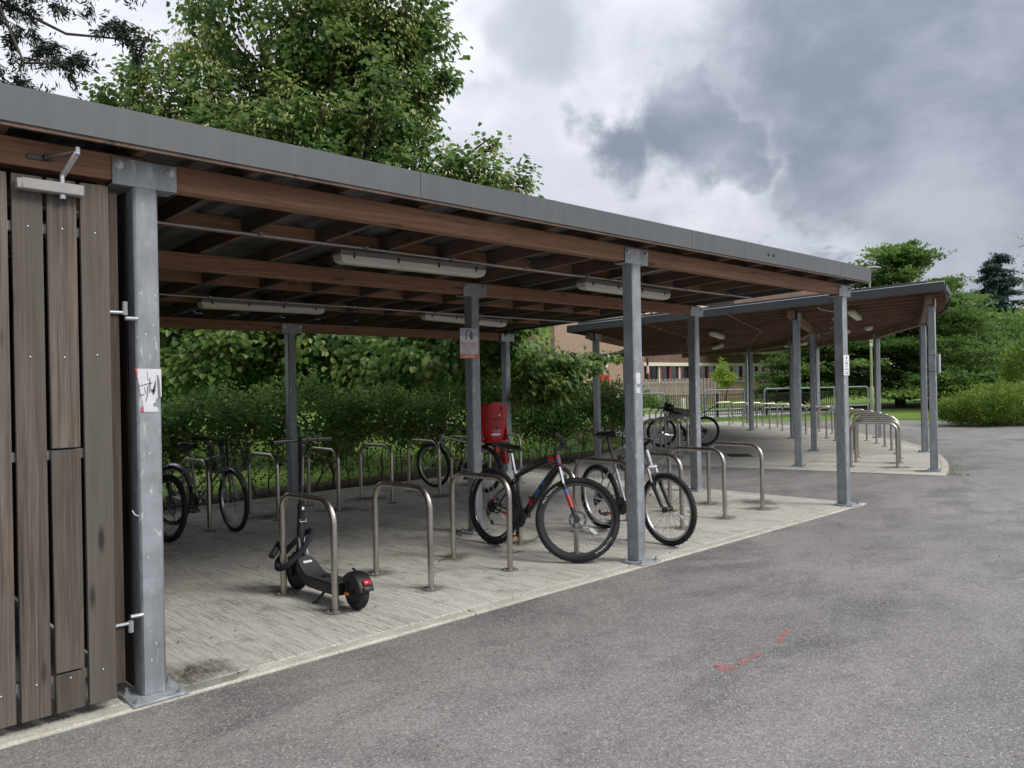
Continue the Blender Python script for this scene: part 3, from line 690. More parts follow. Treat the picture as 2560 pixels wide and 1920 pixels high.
# ---------------------------------------------------------------- gate of upright boards
G = empty('wooden_gate', (-.76, -.09, 0), 'closed gate of weathered upright oak boards with a metal door closer', 'gate')
pu = [-.764 - .1415 * k for k in range(4)]
zsplit = ((.053, 2.553),)
def plank(u0, u1, z0, z1, dv=0): obj('plank', MB().box(((u0 + u1) / 2, -.0875 + dv, (z0 + z1) / 2), (u1 - u0, .025, z1 - z0), None, .003), M['plank'], G, ((u0 + u1) / 2, -.0875, (z0 + z1) / 2))
plank(-.622, -.498, .053, 2.553, .001); plank(-.338, -.213, .053, 2.553)
plank(-.480, -.355, .053, .230, -.001); plank(-.480, -.355, .238, 1.279, .001); plank(-.480, -.355, 1.288, 2.553)
for u in pu: plank(u, u + .124, .053, 2.553, random.uniform(-.002, .002))
for z in (2.316, 1.258, .204): obj('rail', MB().box((-.77, -.05, z), (1.13, .045, .046), None, .003), M['lampbody'], G, (-.77, -.05, z))
obj('stile', MB().box((-.187, -.05, 1.32), (.044, .05, 2.42), None, .003), M['plankdk'], G, (-.187, -.05, 1.3))
mb = MB()
for u in (-.56, -.4175, -.275, -.70, -.84):
    for z in (2.316, 1.72, .204): mb.sphere((u, -.1005, z + random.uniform(-.01, .01)), (.0055, .003, .0055), 8, 4)
obj('screw', mb, M['alloy'], G, (-.4, -.1, 1.3), kind='stuff')
cl = obj('door_closer', MB().box((-.463, -.128, 2.502), (.262, .05, .053), None, .006).box((-.60, -.128, 2.50), (.022, .046, .046), None, .004), M['lampbody'], G, (-.46, -.13, 2.5))
obj('closer_spindle', MB().cyl((-.421, -.128, 2.455), (-.421, -.128, 2.482), .016, 12), M['alloy'], cl, (-.42, -.13, 2.46)); obj('closer_spindle', MB().cyl((-.421, -.128, 2.522), (-.421, -.128, 2.565), .012, 12), M['alloy'], cl, (-.42, -.13, 2.54))
obj('closer_arm', MB().bar((-.421, -.128, 2.562), (-.375, -.205, 2.665), .034, .010, ch=.003).cyl((-.375, -.205, 2.655), (-.375, -.205, 2.688), .014, 10), M['alloy'], cl, (-.42, -.13, 2.56)); obj('closer_arm', MB().bar((-.375, -.205, 2.672), (-.475, -.075, 2.650), .018, .008, ch=.002), M['alloy'], cl, (-.4, -.14, 2.66)); obj('closer_bracket', MB().box((-.50, -.066, 2.648), (.10, .016, .024), None, .002).cyl((-.475, -.085, 2.640), (-.475, -.085, 2.66), .012, 8), M['darksteel'], cl, (-.48, -.06, 2.65))
for z, d in ((1.94, 1), (.40, -1)):
    mb = MB(); mb.tube([(-.215, -.085, z), (-.150, -.085, z)], .0085, 8); mb.cyl((-.140, -.085, z - .045 if d < 0 else z - .012), (-.140, -.085, z + .012 if d < 0 else z + .055), .0125, 10)
    mb.tube([(-.140, -.083, z + (-.028 if d > 0 else .03)), (-.08, -.083, z + (-.028 if d > 0 else .03))], .013, 8, flat=.8); obj('hinge', mb, M['galv2'], G, (-.14, -.085, z))
mb = MB().tube([(-.108, -.04, .95), (-.10, -.05, .93), (-.088, -.055, .922), (-.076, -.05, .925)], .005, 6); obj('gate_cable', mb, M['chrome'], G, (-.1, -.05, .93))

# ---------------------------------------------------------------- notices and stickers on the posts
pv = -.0715
t = obj('torn_poster', MB().plate([(-.090, pv, 1.663), (.0345, pv, 1.661), (.0345, pv, 1.520), (.018, pv, 1.514), (.006, pv, 1.508), (.004, pv, 1.49), (-.008, pv, 1.487), (-.008, pv, 1.472), (.012, pv, 1.466), (.0195, pv, 1.443), (-.052, pv, 1.444), (-.066, pv, 1.52), (-.078, pv, 1.60)], (0, -1, 0), .0012), M['whitegrey'], None, (-.02, pv, 1.55), 0)
tag(t, 'torn white poster scraped off the front of the gate post', 'poster')
mb = MB(); q = pv - .0014
for P in ([(.012, 1.628), (.019, 1.632), (.026, 1.60), (.029, 1.53), (.030, 1.512), (.016, 1.512), (.014, 1.56)], [(.002, 1.60), (.008, 1.602), (.004, 1.545), (-.004, 1.535), (-.012, 1.548), (-.02, 1.56), (-.018, 1.545), (-.006, 1.528)], [(-.026, 1.615), (-.020, 1.618), (-.019, 1.575), (-.023, 1.54), (-.028, 1.54)],
          [(-.036, 1.575), (-.030, 1.578), (-.033, 1.53), (-.04, 1.495), (-.044, 1.495), (-.040, 1.53)], [(-.052, 1.568), (-.048, 1.57), (-.042, 1.54), (-.046, 1.535)], [(-.037, 1.645), (-.033, 1.648), (-.031, 1.60), (-.034, 1.60)], [(-.075, 1.578), (-.01, 1.594), (-.01, 1.588), (-.075, 1.572)], [(-.070, 1.532), (-.05, 1.536), (-.05, 1.529), (-.070, 1.524)]):
    mb.plate([(x, q, z) for x, z in P], (0, -1, 0), .0004)
obj('scratch', mb, M['greyink'], t, (-.02, q, 1.55), 0)
mb = MB().plate([(-.0925, pv - .001, 1.665), (-.082, pv - .0016, 1.664), (-.080, pv - .0016, 1.632), (-.087, pv - .001, 1.632)], (0, -1, 0), .0006); mb.plate([(-.066, pv - .0016, 1.468), (-.055, pv - .0016, 1.470), (-.053, pv - .0016, 1.445), (-.065, pv - .0016, 1.445)], (0, -1, 0), .0006); obj('red_scrap', mb, M['redprint'], t, (-.08, pv, 1.6), 0)
def letters(word, x, v, z, size, mat, parent, name='lettering', center=True):
    V, f = text_verts(word, size); w = V[:, 0].max()
    P = np.c_[V[:, 0] + x - (w / 2 if center else 0), np.full(len(V), v), V[:, 1] + z]; mb = MB().add(P, f); return obj(name, mb, mat, parent, (x, v, z), 0)
sv = 2.1 - .068
sg = obj('theft_sign', MB().box((3.925, sv - .004, 1.98), (.245, .004, .315), None, .001), M['whitegrey'], None, (3.925, sv, 1.98)); tag(sg, 'small notice with a hoop drawing, red heading and orange foot on the dark middle post', 'sign')
obj('sign_band', MB().box((3.925, sv - .0068, 2.095), (.243, .001, .083)), M['lilac'], sg, (3.925, sv, 2.1)); obj('sign_foot', MB().box((3.925, sv - .0068, 1.845), (.243, .001, .043)), M['orange'], sg, (3.925, sv, 1.845))
mb = MB().tube(arc_hoop([(3.885, sv - .008, 2.02), (3.885, sv - .008, 2.115), (3.955, sv - .008, 2.115), (3.955, sv - .008, 2.03)], .02), .0045, 6); mb.torus((3.955, sv - .008, 2.062), (0, 1, 0), .026, .003, 20, 5); mb.tube([(3.929, sv - .008, 2.05), (3.955, sv - .008, 2.02), (3.981, sv - .008, 2.05)], .003, 5); obj('hoop_drawing', mb, M['ink'], sg, (3.92, sv, 2.06), 60)
letters('BIKE THEFT', 3.925, sv - .0075, 1.960, .044, M['redprint'], sg); letters('HOTSPOT', 3.925, sv - .0075, 1.923, .044, M['redprint'], sg)
mb = MB()
for k, w in ((0, .19), (1, .12), (2, .15), (3, .10)): mb.box((3.91 + (w - .19) / 2 * .8, sv - .007, 1.912 - .013 * k), (w, .001, .0035))
mb.box((4.02, sv - .007, 1.885), (.012, .001, .02)); obj('small_print', mb, M['greyink'], sg, (3.92, sv, 1.89))
obj('small_print', MB().box((3.925, sv - .0078, 1.857), (.10, .001, .003)).box((3.925, sv - .0078, 1.842), (.17, .001, .007)), M['white'], sg, (3.92, sv, 1.85))
def sticker(u, z, w, h, rnd, label):
    P = arc_hoop([(u, pv, z + h / 2), (u - w / 2, pv, z + h / 2), (u - w / 2, pv, z - h / 2), (u + w / 2, pv, z - h / 2), (u + w / 2, pv, z + h / 2), (u, pv, z + h / 2)], rnd, 4)[:-1]
    o = obj('sticker', MB().plate(P, (0, -1, 0), .001), M['whitegrey'], None, (u, pv, z), 0); return tag(o, label, 'sticker', 'stickers on the middle front post')
s_ = sticker(4.018, 1.58, .062, .098, .022, 'upper rounded white sticker on the middle front post'); sticker(4.018, 1.475, .052, .05, .004, 'lower square white sticker on the middle front post')
ns = obj('notice_plate', MB().box((8.135, pv - .002, 1.70), (.155, .004, .245), None, .001), M['white'], None, (8.135, pv, 1.7)); tag(ns, 'white printed notice on the corner post of the nearer shelter', 'sign')
mb = MB(); mb.plate([(8.14, pv - .0045, 1.815), (8.118, pv - .0045, 1.79), (8.14, pv - .0045, 1.765), (8.162, pv - .0045, 1.79)], (0, -1, 0), .0008); mb.box((8.14, pv - .005, 1.755), (.085, .001, .004)); mb.box((8.14, pv - .005, 1.728), (.05, .001, .026)); mb.box((8.14, pv - .005, 1.668), (.085, .001, .004)); mb.box((8.14, pv - .005, 1.652), (.11, .001, .008)); mb.box((8.14, pv - .005, 1.628), (.13, .001, .004)); mb.box((8.145, pv - .005, 1.603), (.085, .001, .016)); mb.box((8.14, pv - .005, 1.700), (.06, .001, .006)); mb.box((8.14, pv - .005, 1.688), (.06, .001, .004)); obj('notice_print', mb, M['greyink'], ns, (8.135, pv, 1.7))

# ---------------------------------------------------------------- curved shelter
S2 = empty('curved_bike_shelter', tuple(ca(-55, 3.0)), 'curved open cycle shelter on tall steel posts with a dark roof edge', 'bike shelter')
za = lambda a, o: float(np.interp(a, (-78, -74.6, -63.2, -50, -37.3, -20), (2.715, 2.69, 2.60, 2.54, 2.49, 2.46))) - .047 * o
RAD = (-74.6, -63.2, -50.0, -37.4, -24.3); OFF = (0.0, 2.12, 6.0)
tang = lambda a: np.array([-math.sin(R_(a)), math.cos(R_(a)), 0])
for a in RAD:
    for o in OFF:
        p = ca(a, o); post(S2, p[0], p[1], za(a, o), tang(a), True, .115)
for o in OFF:
    for a0, a1 in zip((-76.3,) + RAD[1:], RAD[1:] + (-21.5,)):
        if a0 == RAD[-1]: a0, a1 = -24.3, -21.5
        p, q = ca(a0, o, za(a0, o) + .066), ca(a1, o, za(a1, o) + .066); obj('beam', MB().bar(p, q, .10, .134, ch=.005), M['beam2'], S2, (p + q) / 2)
angs = np.arange(-76.9, -21.6, 1.72)
for a in angs:
    p, q = ca(a, -.20, za(a, -.20) + .186), ca(a, 6.25, za(a, 6.25) + .186); obj('joist', MB().bar(p, q, .045, .10, ch=.003), M['joist_r'], S2, (p + q) / 2)
chord = (-76.9,) + RAD[1:]
for o in (3.15, 4.75):
    def on(a):       # noggins run straight from one line of posts to the next
        i = max(0, min(len(chord) - 2, int(np.searchsorted(chord, a)) - 1)); s = (a - chord[i]) / (chord[i + 1] - chord[i]); return ca(chord[i], o, 0) * (1 - s) + ca(chord[i + 1], o, 0) * s + (0, 0, za(a, o) + .175)
    for a0, a1 in zip(angs[:-1], angs[1:]):
        if a1 > -25: continue
        p, q = on(a0 + .1), on(a1 - .1); obj('noggin', MB().bar(p, q, .04, .085, ch=.003), M['beam2'], S2, (p + q) / 2)
mb = MB(); V = []; f = []; aa = np.arange(-77.3, -20.8, .6)
for i, a in enumerate(aa): V += [ca(a, -.24, za(a, -.24) + .238 + .02 * (i % 2)), ca(a, 6.3, za(a, 6.3) + .238 + .02 * (i % 2))]
f = [(2 * i, 2 * i + 1, 2 * i + 3, 2 * i + 2) for i in range(len(aa) - 1)]
mb.add(V, f); obj('roof_sheet', mb, M['sheet'], S2, ca(-50, 3, 2.7), 15)
seg = np.linspace(-.26, 6.33, 5)
for o0, o1 in zip(seg[:-1], seg[1:]):
    o1 -= .004; e = -77.45
    def P(o, dz, da=0): return ca(e + da, o, za(-77, o) + dz)
    obj('fascia_panel', MB().bar(P(o0, .192), P(o1, .192), .02, .125, ch=.004), M['fascia2'], S2, P(o0, .2))
    obj('capping', MB().bar(P(o0, .263, .03), P(o1, .263, .03), .06, .012, ch=.003), M['fascia_cap'], S2, P(o0, .26))
    obj('upstand', MB().bar(P(o0 + (.25 if o0 < 0 else 0), .292, .5), P(o1 - (.2 if o1 > 6.2 else 0), .292, .5), .03, .055, ch=.004), M['fascia2'], S2, P(o0, .3))
mb = MB(); sector(mb, -77.4, -21, -.275, -.26, 0, .085, 40)
o_ = obj('curved_fascia', mb, M['fascia2'], S2, (0, 0, 0)); 
for v in o_.data.vertices: v.co.z += za(math.degrees(math.atan2(v.co.y - CY, v.co.x - CX)), -.26) + .14
mb = MB(); sector(mb, -77.4, -21, 6.31, 6.34, 0, .10, 40)
o_ = obj('curved_fascia', mb, M['fascia2'], S2, (0, 0, 0))
for v in o_.data.vertices: v.co.z += za(math.degrees(math.atan2(v.co.y - CY, v.co.x - CX)), 6.32) + .13
mb = MB().tube([ca(a, 1.6 + .12 * math.sin(a * .9), za(a, 1.6) + .13) for a in np.linspace(-76, -24, 40)], .009, 6); obj('conduit', mb, M['conduit'], S2, ca(-55, 1.6, 2.5))
g = 'strip lights under the curved roof'
for a, o, nm in ((-66, 4.0, 'strip light under the curved roof above the bare steel hoops'), (-50.5, 4.0, 'strip light under the curved roof above the far dark bicycle'), (-71.5, 1.25, 'strip light near the tall corner post of the curved shelter'), (-57.5, 1.35, 'second strip light along the outer curve of the roof'), (-43, 1.4, 'third strip light along the outer curve, by the far posts')):
    p = ca(a, o, za(a, o) + .02); tube_light(p, tang(a), nm, g)
bl = empty('bulkhead_lamp', ca(-60, .9, za(-60, .9) + .1), 'round white bulkhead lamp under the outer edge of the curved roof', 'lamp')
obj('lamp_shade', MB().lathe(ca(-60, .9, za(-60, .9) + .03), [(.02, 0), (.07, .02), (.085, .05), (.085, .08)], 14), M['diffuser'], bl, ca(-60, .9, za(-60, .9) + .05)); obj('lamp_base', MB().lathe(ca(-60, .9, za(-60, .9) + .03), [(.088, .08), (.088, .105)], 14), M['lampbody'], bl, ca(-60, .9, za(-60, .9) + .1))
c = ca(-74.6, 0, 1.75) + tang(-74.6) * 0
pb = obj('post_notice', MB().box(c + RT * .083 , (.02, .16, .30), np.c_[RT, FW, (0, 0, 1)], .002), M['white'], None, c); tag(pb, 'white board strapped to the tall corner post of the curved shelter', 'sign')
mb = MB()
for dz in (-.13, .14): mb.box(c + (0, 0, dz), (.119, .119, .008), np.c_[tang(-74.6), np.cross((0, 0, 1), tang(-74.6)), (0, 0, 1)])
obj('strap', mb, M['darkmetal'], pb, c)

# ---------------------------------------------------------------- steel hoops
hz_, hw_ = .785, .73
mb = MB().tube(arc_hoop([(0, 0, .004), (0, 0, hz_ - .0242), (0, hw_, hz_ - .0242), (0, hw_, .004)], .155, 12), .0242, 14, caps=False); hoop_me = mesh_of('cycle_hoop', mb, M['steel'])
fl_me = mesh_of('base_flange', MB().lathe((0, 0, 0), [(.072, .0005), (.072, .006), (.034, .007), (.0255, .012)], 20), M['flange'])
bl_me = mesh_of('flange_bolt', MB().cyl((.052, 0, .006), (.052, 0, .014), .008, 6).cyl((-.026, .045, .006), (-.026, .045, .014), .008, 6).cyl((-.026, -.045, .006), (-.026, -.045, .014), .008, 6), M['galv2'])
def hoop(x, y, rot, label, group):
    h = bpy.data.objects.new('cycle_hoop', hoop_me); COL.objects.link(h); h.location = (x, y, 0); h.rotation_euler = (random.uniform(-.006, .006), random.uniform(-.006, .006), rot + random.uniform(-.015, .015))
    for dy in (0, hw_):
        fo = bpy.data.objects.new('base_flange', fl_me); COL.objects.link(fo); fo.parent = h; fo.location = (0, dy, 0); fo.rotation_euler = (0, 0, random.uniform(0, 6))
        bo = bpy.data.objects.new('flange_bolt', bl_me); COL.objects.link(bo); bo.parent = fo
    return tag(h, label, 'bike stand', group)
ordn = ['first', 'second', 'third', 'fourth', 'fifth', 'sixth', 'seventh', 'eighth', 'ninth', 'tenth', 'eleventh', 'twelfth', 'thirteenth', 'fourteenth', 'fifteenth', 'sixteenth', 'seventeenth', 'eighteenth']
front = ['steel hoop with the electric scooter locked to it', 'bare steel hoop between the scooter and the black mountain bike', 'steel hoop in front of the black mountain bike\'s rear wheel', 'steel hoop behind the black mountain bike\'s front wheel', 'steel hoop under the silver bicycle\'s rear wheel', 'steel hoop beside the silver bicycle\'s front wheel', 'bare steel hoop second from the corner post of the nearer shelter', 'bare steel hoop closest to the corner post of the nearer shelter']
for k in range(8): hoop(1.415 + .832 * k, .575, 0, front[k], 'steel hoops in the front row of the nearer shelter')
back = ['steel hoop mostly hidden behind the gate post', 'steel hoop beside the bicycle with the wire basket', 'bare hoop beyond the scooter, next to the basket bicycle', 'bare hoop just past the scooter stem by the hedge', 'bare hoop in the middle of the rear row by the hedge', 'steel hoop by the front wheel of the child seat bicycle', 'steel hoop behind the red child seat', 'last hoop of the rear row, by the rear corner post']
for k in range(8): hoop(1.32 + .838 * k, 4.36 + .04 * k, 0, back[k], 'steel hoops in the rear row of the nearer shelter')
for k in range(18):
    a = -73.57 + 2.92 * k; p = ca(a, .57); n = 'tall bright hoop nearest the corner post of the curved shelter' if k == 0 else f'{ordn[k]} hoop along the outer curve, counted from the corner post'
    hoop(p[0], p[1], math.atan2((CY - p[1]), (CX - p[0])) - math.pi / 2, n, 'steel hoops along the outer curve')
for k in range(11):
    a = -70.6 + 3.25 * k; p = ca(a, 4.6); n = 'inner row hoop of the curved shelter nearest the camera' if k == 0 else ('inner row hoop the dark far bicycle leans on' if k == 3 else f'{ordn[k]} hoop of the inner row, counted from the open end')
    hoop(p[0], p[1], math.atan2((CY - p[1]), (CX - p[0])) - math.pi / 2, n, 'steel hoops of the inner row')
mc = obj('drain_cover', MB().box((13.15, 4.35, .003), (.62, .46, .008), np.array([[.75, -.66, 0], [.66, .75, 0], [0, 0, 1]]), .003), M['iron'], None, (13.15, 4.35, 0)); tag(mc, 'rusty rectangular drain cover in the floor of the curved shelter', 'drain cover')
# grime round the feet of posts and hoops
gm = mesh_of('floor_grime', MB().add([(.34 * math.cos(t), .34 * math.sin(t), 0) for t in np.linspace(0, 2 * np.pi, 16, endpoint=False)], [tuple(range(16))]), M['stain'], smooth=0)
def grime(par, x, y, sx=1.0, sy=1.0, z=.004):
    o = bpy.data.objects.new('floor_grime', gm); COL.objects.link(o); o.parent = par; o.location = (x, y, z); o.scale = (sx, sy, 1); o.rotation_euler = (0, 0, random.uniform(-.3, .3))
for x, y, a_, b_ in ((.22, .12, 1.0, .9), (.05, .32, .6, .8), (1.42, .60, .5, .5), (1.42, 1.30, .55, .6), (2.25, .58, .55, .5), (2.25, 1.35, .7, .8), (3.08, 1.32, .8, .6), (3.92, 1.34, .9, .7), (3.95, 2.1, 1.1, .8), (5.6, .6, .5, .5), (6.42, .58, .7, .5), (6.42, 1.36, .7, .6), (7.25, .62, .9, .7), (7.2, 1.3, .9, .9), (7.7, .9, 1.0, 1.2), (3.9, 4.6, 1.2, .8), (4.7, 5.1, 1.2, .9), (5.5, 4.5, 1.1, .8), (3.0, 4.8, 1.2, .9), (6.6, 5.2, 1.3, .9)): grime(fl, x, y, a_, b_)
for a_, o_ in ((-73.5, .7), (-73.3, .5), (-74.9, .15), (-71, .7), (-74.0, 1.4)): q = ca(a_, o_); grime(fl2, q[0], q[1], .9, .7)
# survey paint on the asphalt
pm = empty('paint_mark', (2.6, -1.92, -.012), 'worn red survey arrow sprayed on the asphalt', 'paint mark')
def stroke(pts, w):
    P = np.array(pts, float); d = np.gradient(P, axis=0); n_ = np.c_[-d[:, 1], d[:, 0]]; n_ /= np.linalg.norm(n_, axis=1, keepdims=True); w = np.broadcast_to(w, len(P)) * rng.uniform(.8, 1.2, len(P))
    V = [(x, y, -.008) for p, q, s in zip(P, n_, w) for x, y in (p + q * s / 2, p - q * s / 2)]; f = [(2 * i, 2 * i + 1, 2 * i + 3, 2 * i + 2) for i in range(len(P) - 1)]
    obj('stroke', MB().add(V, f), M['paint'], pm, (P[0][0], P[0][1], -.008), 0)
lin = lambda a, b, n=8: [np.array(a) + (np.array(b) - np.array(a)) * t for t in np.linspace(0, 1, n)]
stroke(lin((2.89, -1.915), (3.16, -1.85)), .03); stroke(lin((2.41, -1.945), (2.66, -1.947)), .026); stroke(lin((2.295, -1.865), (2.365, -1.965)), .03); stroke(lin((2.295, -1.865), (2.262, -1.975)), .03); stroke(lin((2.30, -1.93), (2.34, -1.95), 4), .03)

# ---------------------------------------------------------------- bicycles
def bike(front, rear, label, P, lean=0.0, steer=0.0, group=None):
    """front/rear = where the tyres touch the floor"""
    fx, fy = front; rx, ry = rear; yaw = math.atan2(fy - ry, fx - rx); wb = P.get('wb', 1.08); R = P.get('R', .345); tr = P.get('tr', .026)
    mid = ((fx + rx) / 2, (fy + ry) / 2, 0)
    B = empty('bicycle', mid, label, 'bicycle', group, (lean, 0, yaw))
    A = np.array([-wb / 2, 0, R]); F = np.array([wb / 2, 0, R])
    def put(name, mb, mat, parent=None, smooth=40, kind=None): return obj(name, mb, mat, parent or B, raw=True, smooth=smooth, kind=kind)
    ha = R_(P.get('ha', 70)); sa = R_(P.get('sa', 72)); ax = np.array([-math.cos(ha), 0, math.sin(ha)]); offv = np.array([math.sin(ha), 0, math.cos(ha)])
    fl = P.get('fork', .46); Hb = F + ax * fl - offv * .045; Ht = Hb + ax * P.get('head', .12)
    BB = A + np.array([P.get('cs', .43), 0, -P.get('drop', .045)]); sd = np.array([-math.cos(sa), 0, math.sin(sa)]); ST = BB + sd * P.get('st', .43)
    Ms = Matrix.Rotation(steer, 3, Vector(tuple(ax)))
    def rt(p): return np.array(Ms @ Vector(tuple(np.asarray(p, float) - Hb))) + Hb
    rv = lambda d: np.array(Ms @ Vector(tuple(d)))
    fm = P['frame']; dk = P.get('dark', M['black'])
    # frame
    r1 = P.get('rdt', .024); mb = MB()
    mb.tube([Hb + ax * -.005, Ht + ax * .005], .0225, 12); dt0 = Hb + ax * .02; tt0 = Ht - ax * .03; tt1 = ST - sd * P.get('ttdrop', .02)
    if P.get('curve'):
        d1 = BB + (dt0 - BB) * .5 + np.array([.0, 0, .02]); mb.tube(fillet([dt0, d1, BB], .2, 6), [r1 * 1.0] * 7 + [r1], 12) if False else mb.tube([dt0, dt0 + (BB - dt0) * .3 + (0, 0, .006), dt0 + (BB - dt0) * .65 + (0, 0, .006), BB], [r1 * .95, r1 * 1.1, r1 * 1.1, r1 * .95], 12)
        t1 = tt0 + (tt1 - tt0) * .55 + np.array([0, 0, .012]); mb.tube([tt0, tt0 + (t1 - tt0) * .5 + (0, 0, .008), t1, tt1 - (0, 0, .004)], [r1 * .85, r1 * .8, r1 * .7, r1 * .62], 12)
    else:
        mb.tube([dt0, BB], r1, 12); mb.tube([tt0, tt1], r1 * .82, 12)
    if P.get('step'): mb.tube([tt0 - ax * .03, BB + sd * .14], r1 * .8, 12)
    mb.tube([BB - sd * .0, ST], .0165, 12)
    if P.get('curve'): mb.tube([ST + sd * -.10, ST + sd * -.03 + (.05, 0, .03)], .011, 8)
    ry_ = .066
    for s in (-1, 1):
        mb.tube([BB + (-.03, s * .03, 0), BB + (-.14, s * .048, .005), A + (0.01, s * ry_, 0)], [.0115, .010, .009], 8)
        mb.tube([ST - sd * P.get('ssd', .05) + (-.01, s * .022, 0), A + (.12, s * .058, .13) if P.get('curve') else A + (ST - A) * .5 + (0, s * .052, 0), A + (.0, s * ry_, .01)], [.009, .009, .008], 8)
    mb.cyl(BB + (0, -.036, 0), BB + (0, .036, 0), .022, 14)
    for s in (-1, 1): mb.box(A + (.012, s * ry_, .006), (.05, .007, .045), None, .003)
    mb.bar(ST - sd * P.get('ssd', .05) + (-.03, -.03, -.03), ST - sd * P.get('ssd', .05) + (-.03, .03, -.03), .014, .014)
    fr = put('frame', mb, fm)
    if P.get('decals'):
        def band(p, q, a, b, r, mat, sk=0):
            p, q = np.asarray(p), np.asarray(q); m = MB().tube([p + (q - p) * a, p + (q - p) * b], r, 12); put('frame_decal', m, mat, fr)
        q0 = dt0 + (BB - dt0) * .3 + (0, 0, .006); q1 = dt0 + (BB - dt0) * .65 + (0, 0, .006)
        def chev(a, b, mat, w=.022):     # slanted flash on the drive side of the down tube
            m = MB(); d = nrm(q1 - q0); n_ = np.cross((0, 1, 0), d); pa = dt0 + (BB - dt0) * a + (0, 0, .006); pb = dt0 + (BB - dt0) * b + (0, 0, .006); e = r1 * 1.12
            m.plate([pa + n_ * w * .9 + (0, -e, 0), pb + n_ * w * .9 + d * -.02 + (0, -e, 0), pb - n_ * w * .9 + (0, -e, 0), pa - n_ * w * .9 + d * .02 + (0, -e, 0)], (0, -1, 0), .0012); put('frame_decal', m, mat, fr)
        chev(.30, .40, M['bluedecal']); chev(.44, .60, M['bluedecal']); chev(.66, .76, M['reddecal'], .028)
        band(tt0, tt0 + ((tt0 + (tt1 - tt0) * .55 + np.array([0, 0, .012])) - tt0) * .5 + (0, 0, .008), .15, .6, r1 * .868, M['reddecal'])
        band(A + (.12, -.058, .13), A + (0, -ry_, .01), .02, .42, .0098, M['reddecal']); band(BB + (-.14, -.048, .005), A + (0.01, -ry_, 0), .05, .45, .0110, M['reddecal'])
    if P.get('stripe'):
        m = MB()
        for k in range(8):
            q = dt0 + (BB - dt0) * (.18 + .06 * k)
            for s in (-1, 1): m.box(q + (0, s * r1 * 1.0, 0), (.022, .003, .016), None)
        put('frame_lettering', m, M['ink'], fr)
    # fork
    cr = Hb - ax * .012; mb = MB()
    if P.get('susp', True):
        mb.box(rt(cr), (.05, .125, .035), np.array(Ms) @ np.c_[offv, (0, 1, 0), ax], .008)
        low = MB(); st_ = MB(); arch = MB()
        for s in (-1, 1):
            y = np.array([0, s * .053, 0]); top = cr + y; e = F + y + ax * .01 - offv * .012
            st_.tube([rt(top), rt(top - ax * .19)], .0145, 10); low.tube([rt(top - ax * .15), rt(e + ax * .02)], [.0195, .018], 10); low.box(rt(F + y - offv * .004), (.036, .016, .05), np.array(Ms), .004)
        low.tube([rt(cr + (0, -.053, 0) - ax * .16), rt(cr + (0, -.04, 0) - ax * .075 - offv * -.03), rt(cr + (0, .04, 0) - ax * .075 - offv * -.03), rt(cr + (0, .053, 0) - ax * .16)], .012, 8)
        put('fork_stanchion', st_, M['chrome']); fk = put('fork', low, P.get('forkmat', fm)); put('fork_crown', mb, P.get('crownmat', fm), fk)
        if P.get('decals'):
            for s in (-1, 1):
                y = np.array([0, s * .053, 0]); a_, b_ = cr + y - ax * .15, F + y + ax * .03 - offv * .012
                put('fork_decal', MB().tube([rt(a_ + (b_ - a_) * .18), rt(a_ + (b_ - a_) * .33)], .0203, 10), M['bluedecal'], fk); put('fork_decal', MB().tube([rt(a_ + (b_ - a_) * .33), rt(a_ + (b_ - a_) * .75)], .0200, 10), M['reddecal'], fk)
            put('head_decal', MB().tube([Hb + ax * .015, Hb + ax * .045], .0231, 12).tube([Hb + ax * .075, Hb + ax * .105], .0231, 12), M['reddecal'], fr); put('head_decal', MB().tube([Hb + ax * .046, Hb + ax * .074], .0231, 12), M['bluedecal'], fr)
    else:
        for s in (-1, 1):
            y = np.array([0, s * .05, 0]); mb.tube([rt(cr + (0, s * .02, 0)), rt(cr + y - ax * .05), rt(F + y + ax * .12 - offv * .02), rt(F + y)], [.013, .013, .011, .009], 8)
        fk = put('fork', mb, P.get('forkmat', fm))
    # wheels
    def wheel(c, spin, front_):
        q = (lambda p: rt(p)) if front_ else (lambda p: np.asarray(p, float)); axis = rv((0, 1, 0)) if front_ else np.array([0, 1., 0]); cw = q(c)
        mb = MB(); w = .05 if front_ else .066
        for a_, b_, r_ in ((-w, w, .006), (-.03, .03, .016), (-.032, -.024, .026), (.024, .032, .026)): mb.cyl(cw + axis * a_, cw + axis * b_, r_, 12)
        wh = put('wheel', mb, P.get('hub', M['darksteel'])); rr = R - tr * 2
        put('rim', MB().ring(cw, axis, rr, [(-.014, -.011), (-.018, 0), (-.014, .011), (.008, .0125), (.010, .009), (.0, .007), (.0, -.007), (.010, -.009), (.008, -.0125)], 56), P.get('rim', M['alloy']), wh)
        t = MB(); m_ = 10
        t.ring(cw, axis, R - tr, [(tr * math.cos(x), tr * 1.0 * math.sin(x)) for x in np.linspace(0, 2 * np.pi, m_, endpoint=False)], 60)
        u = nrm(np.cross(axis, (0, 0, 1))); v = np.cross(u, axis)
        nk = P.get('knobs', 72)
        for k in range(nk):                      # tread blocks
            a_ = 2 * np.pi * k / nk; rd = math.cos(a_) * u + math.sin(a_) * v; tg = -math.sin(a_) * u + math.cos(a_) * v
            for yy, rr2, wd in (((-.55, .84, .4), (.55, .84, .4)) if k % 2 else ((0, 1.0, .5), (-.8, .6, .3), (.8, .6, .3))):
                t.box(cw + rd * (R - tr + tr * rr2 + .0006) + axis * tr * yy, (tr * .28, tr * wd, tr * .26), np.c_[rd, axis, tg])
        ty = put('tyre', t, M['rubber'], wh, 50)
        sp = MB(); n = 32
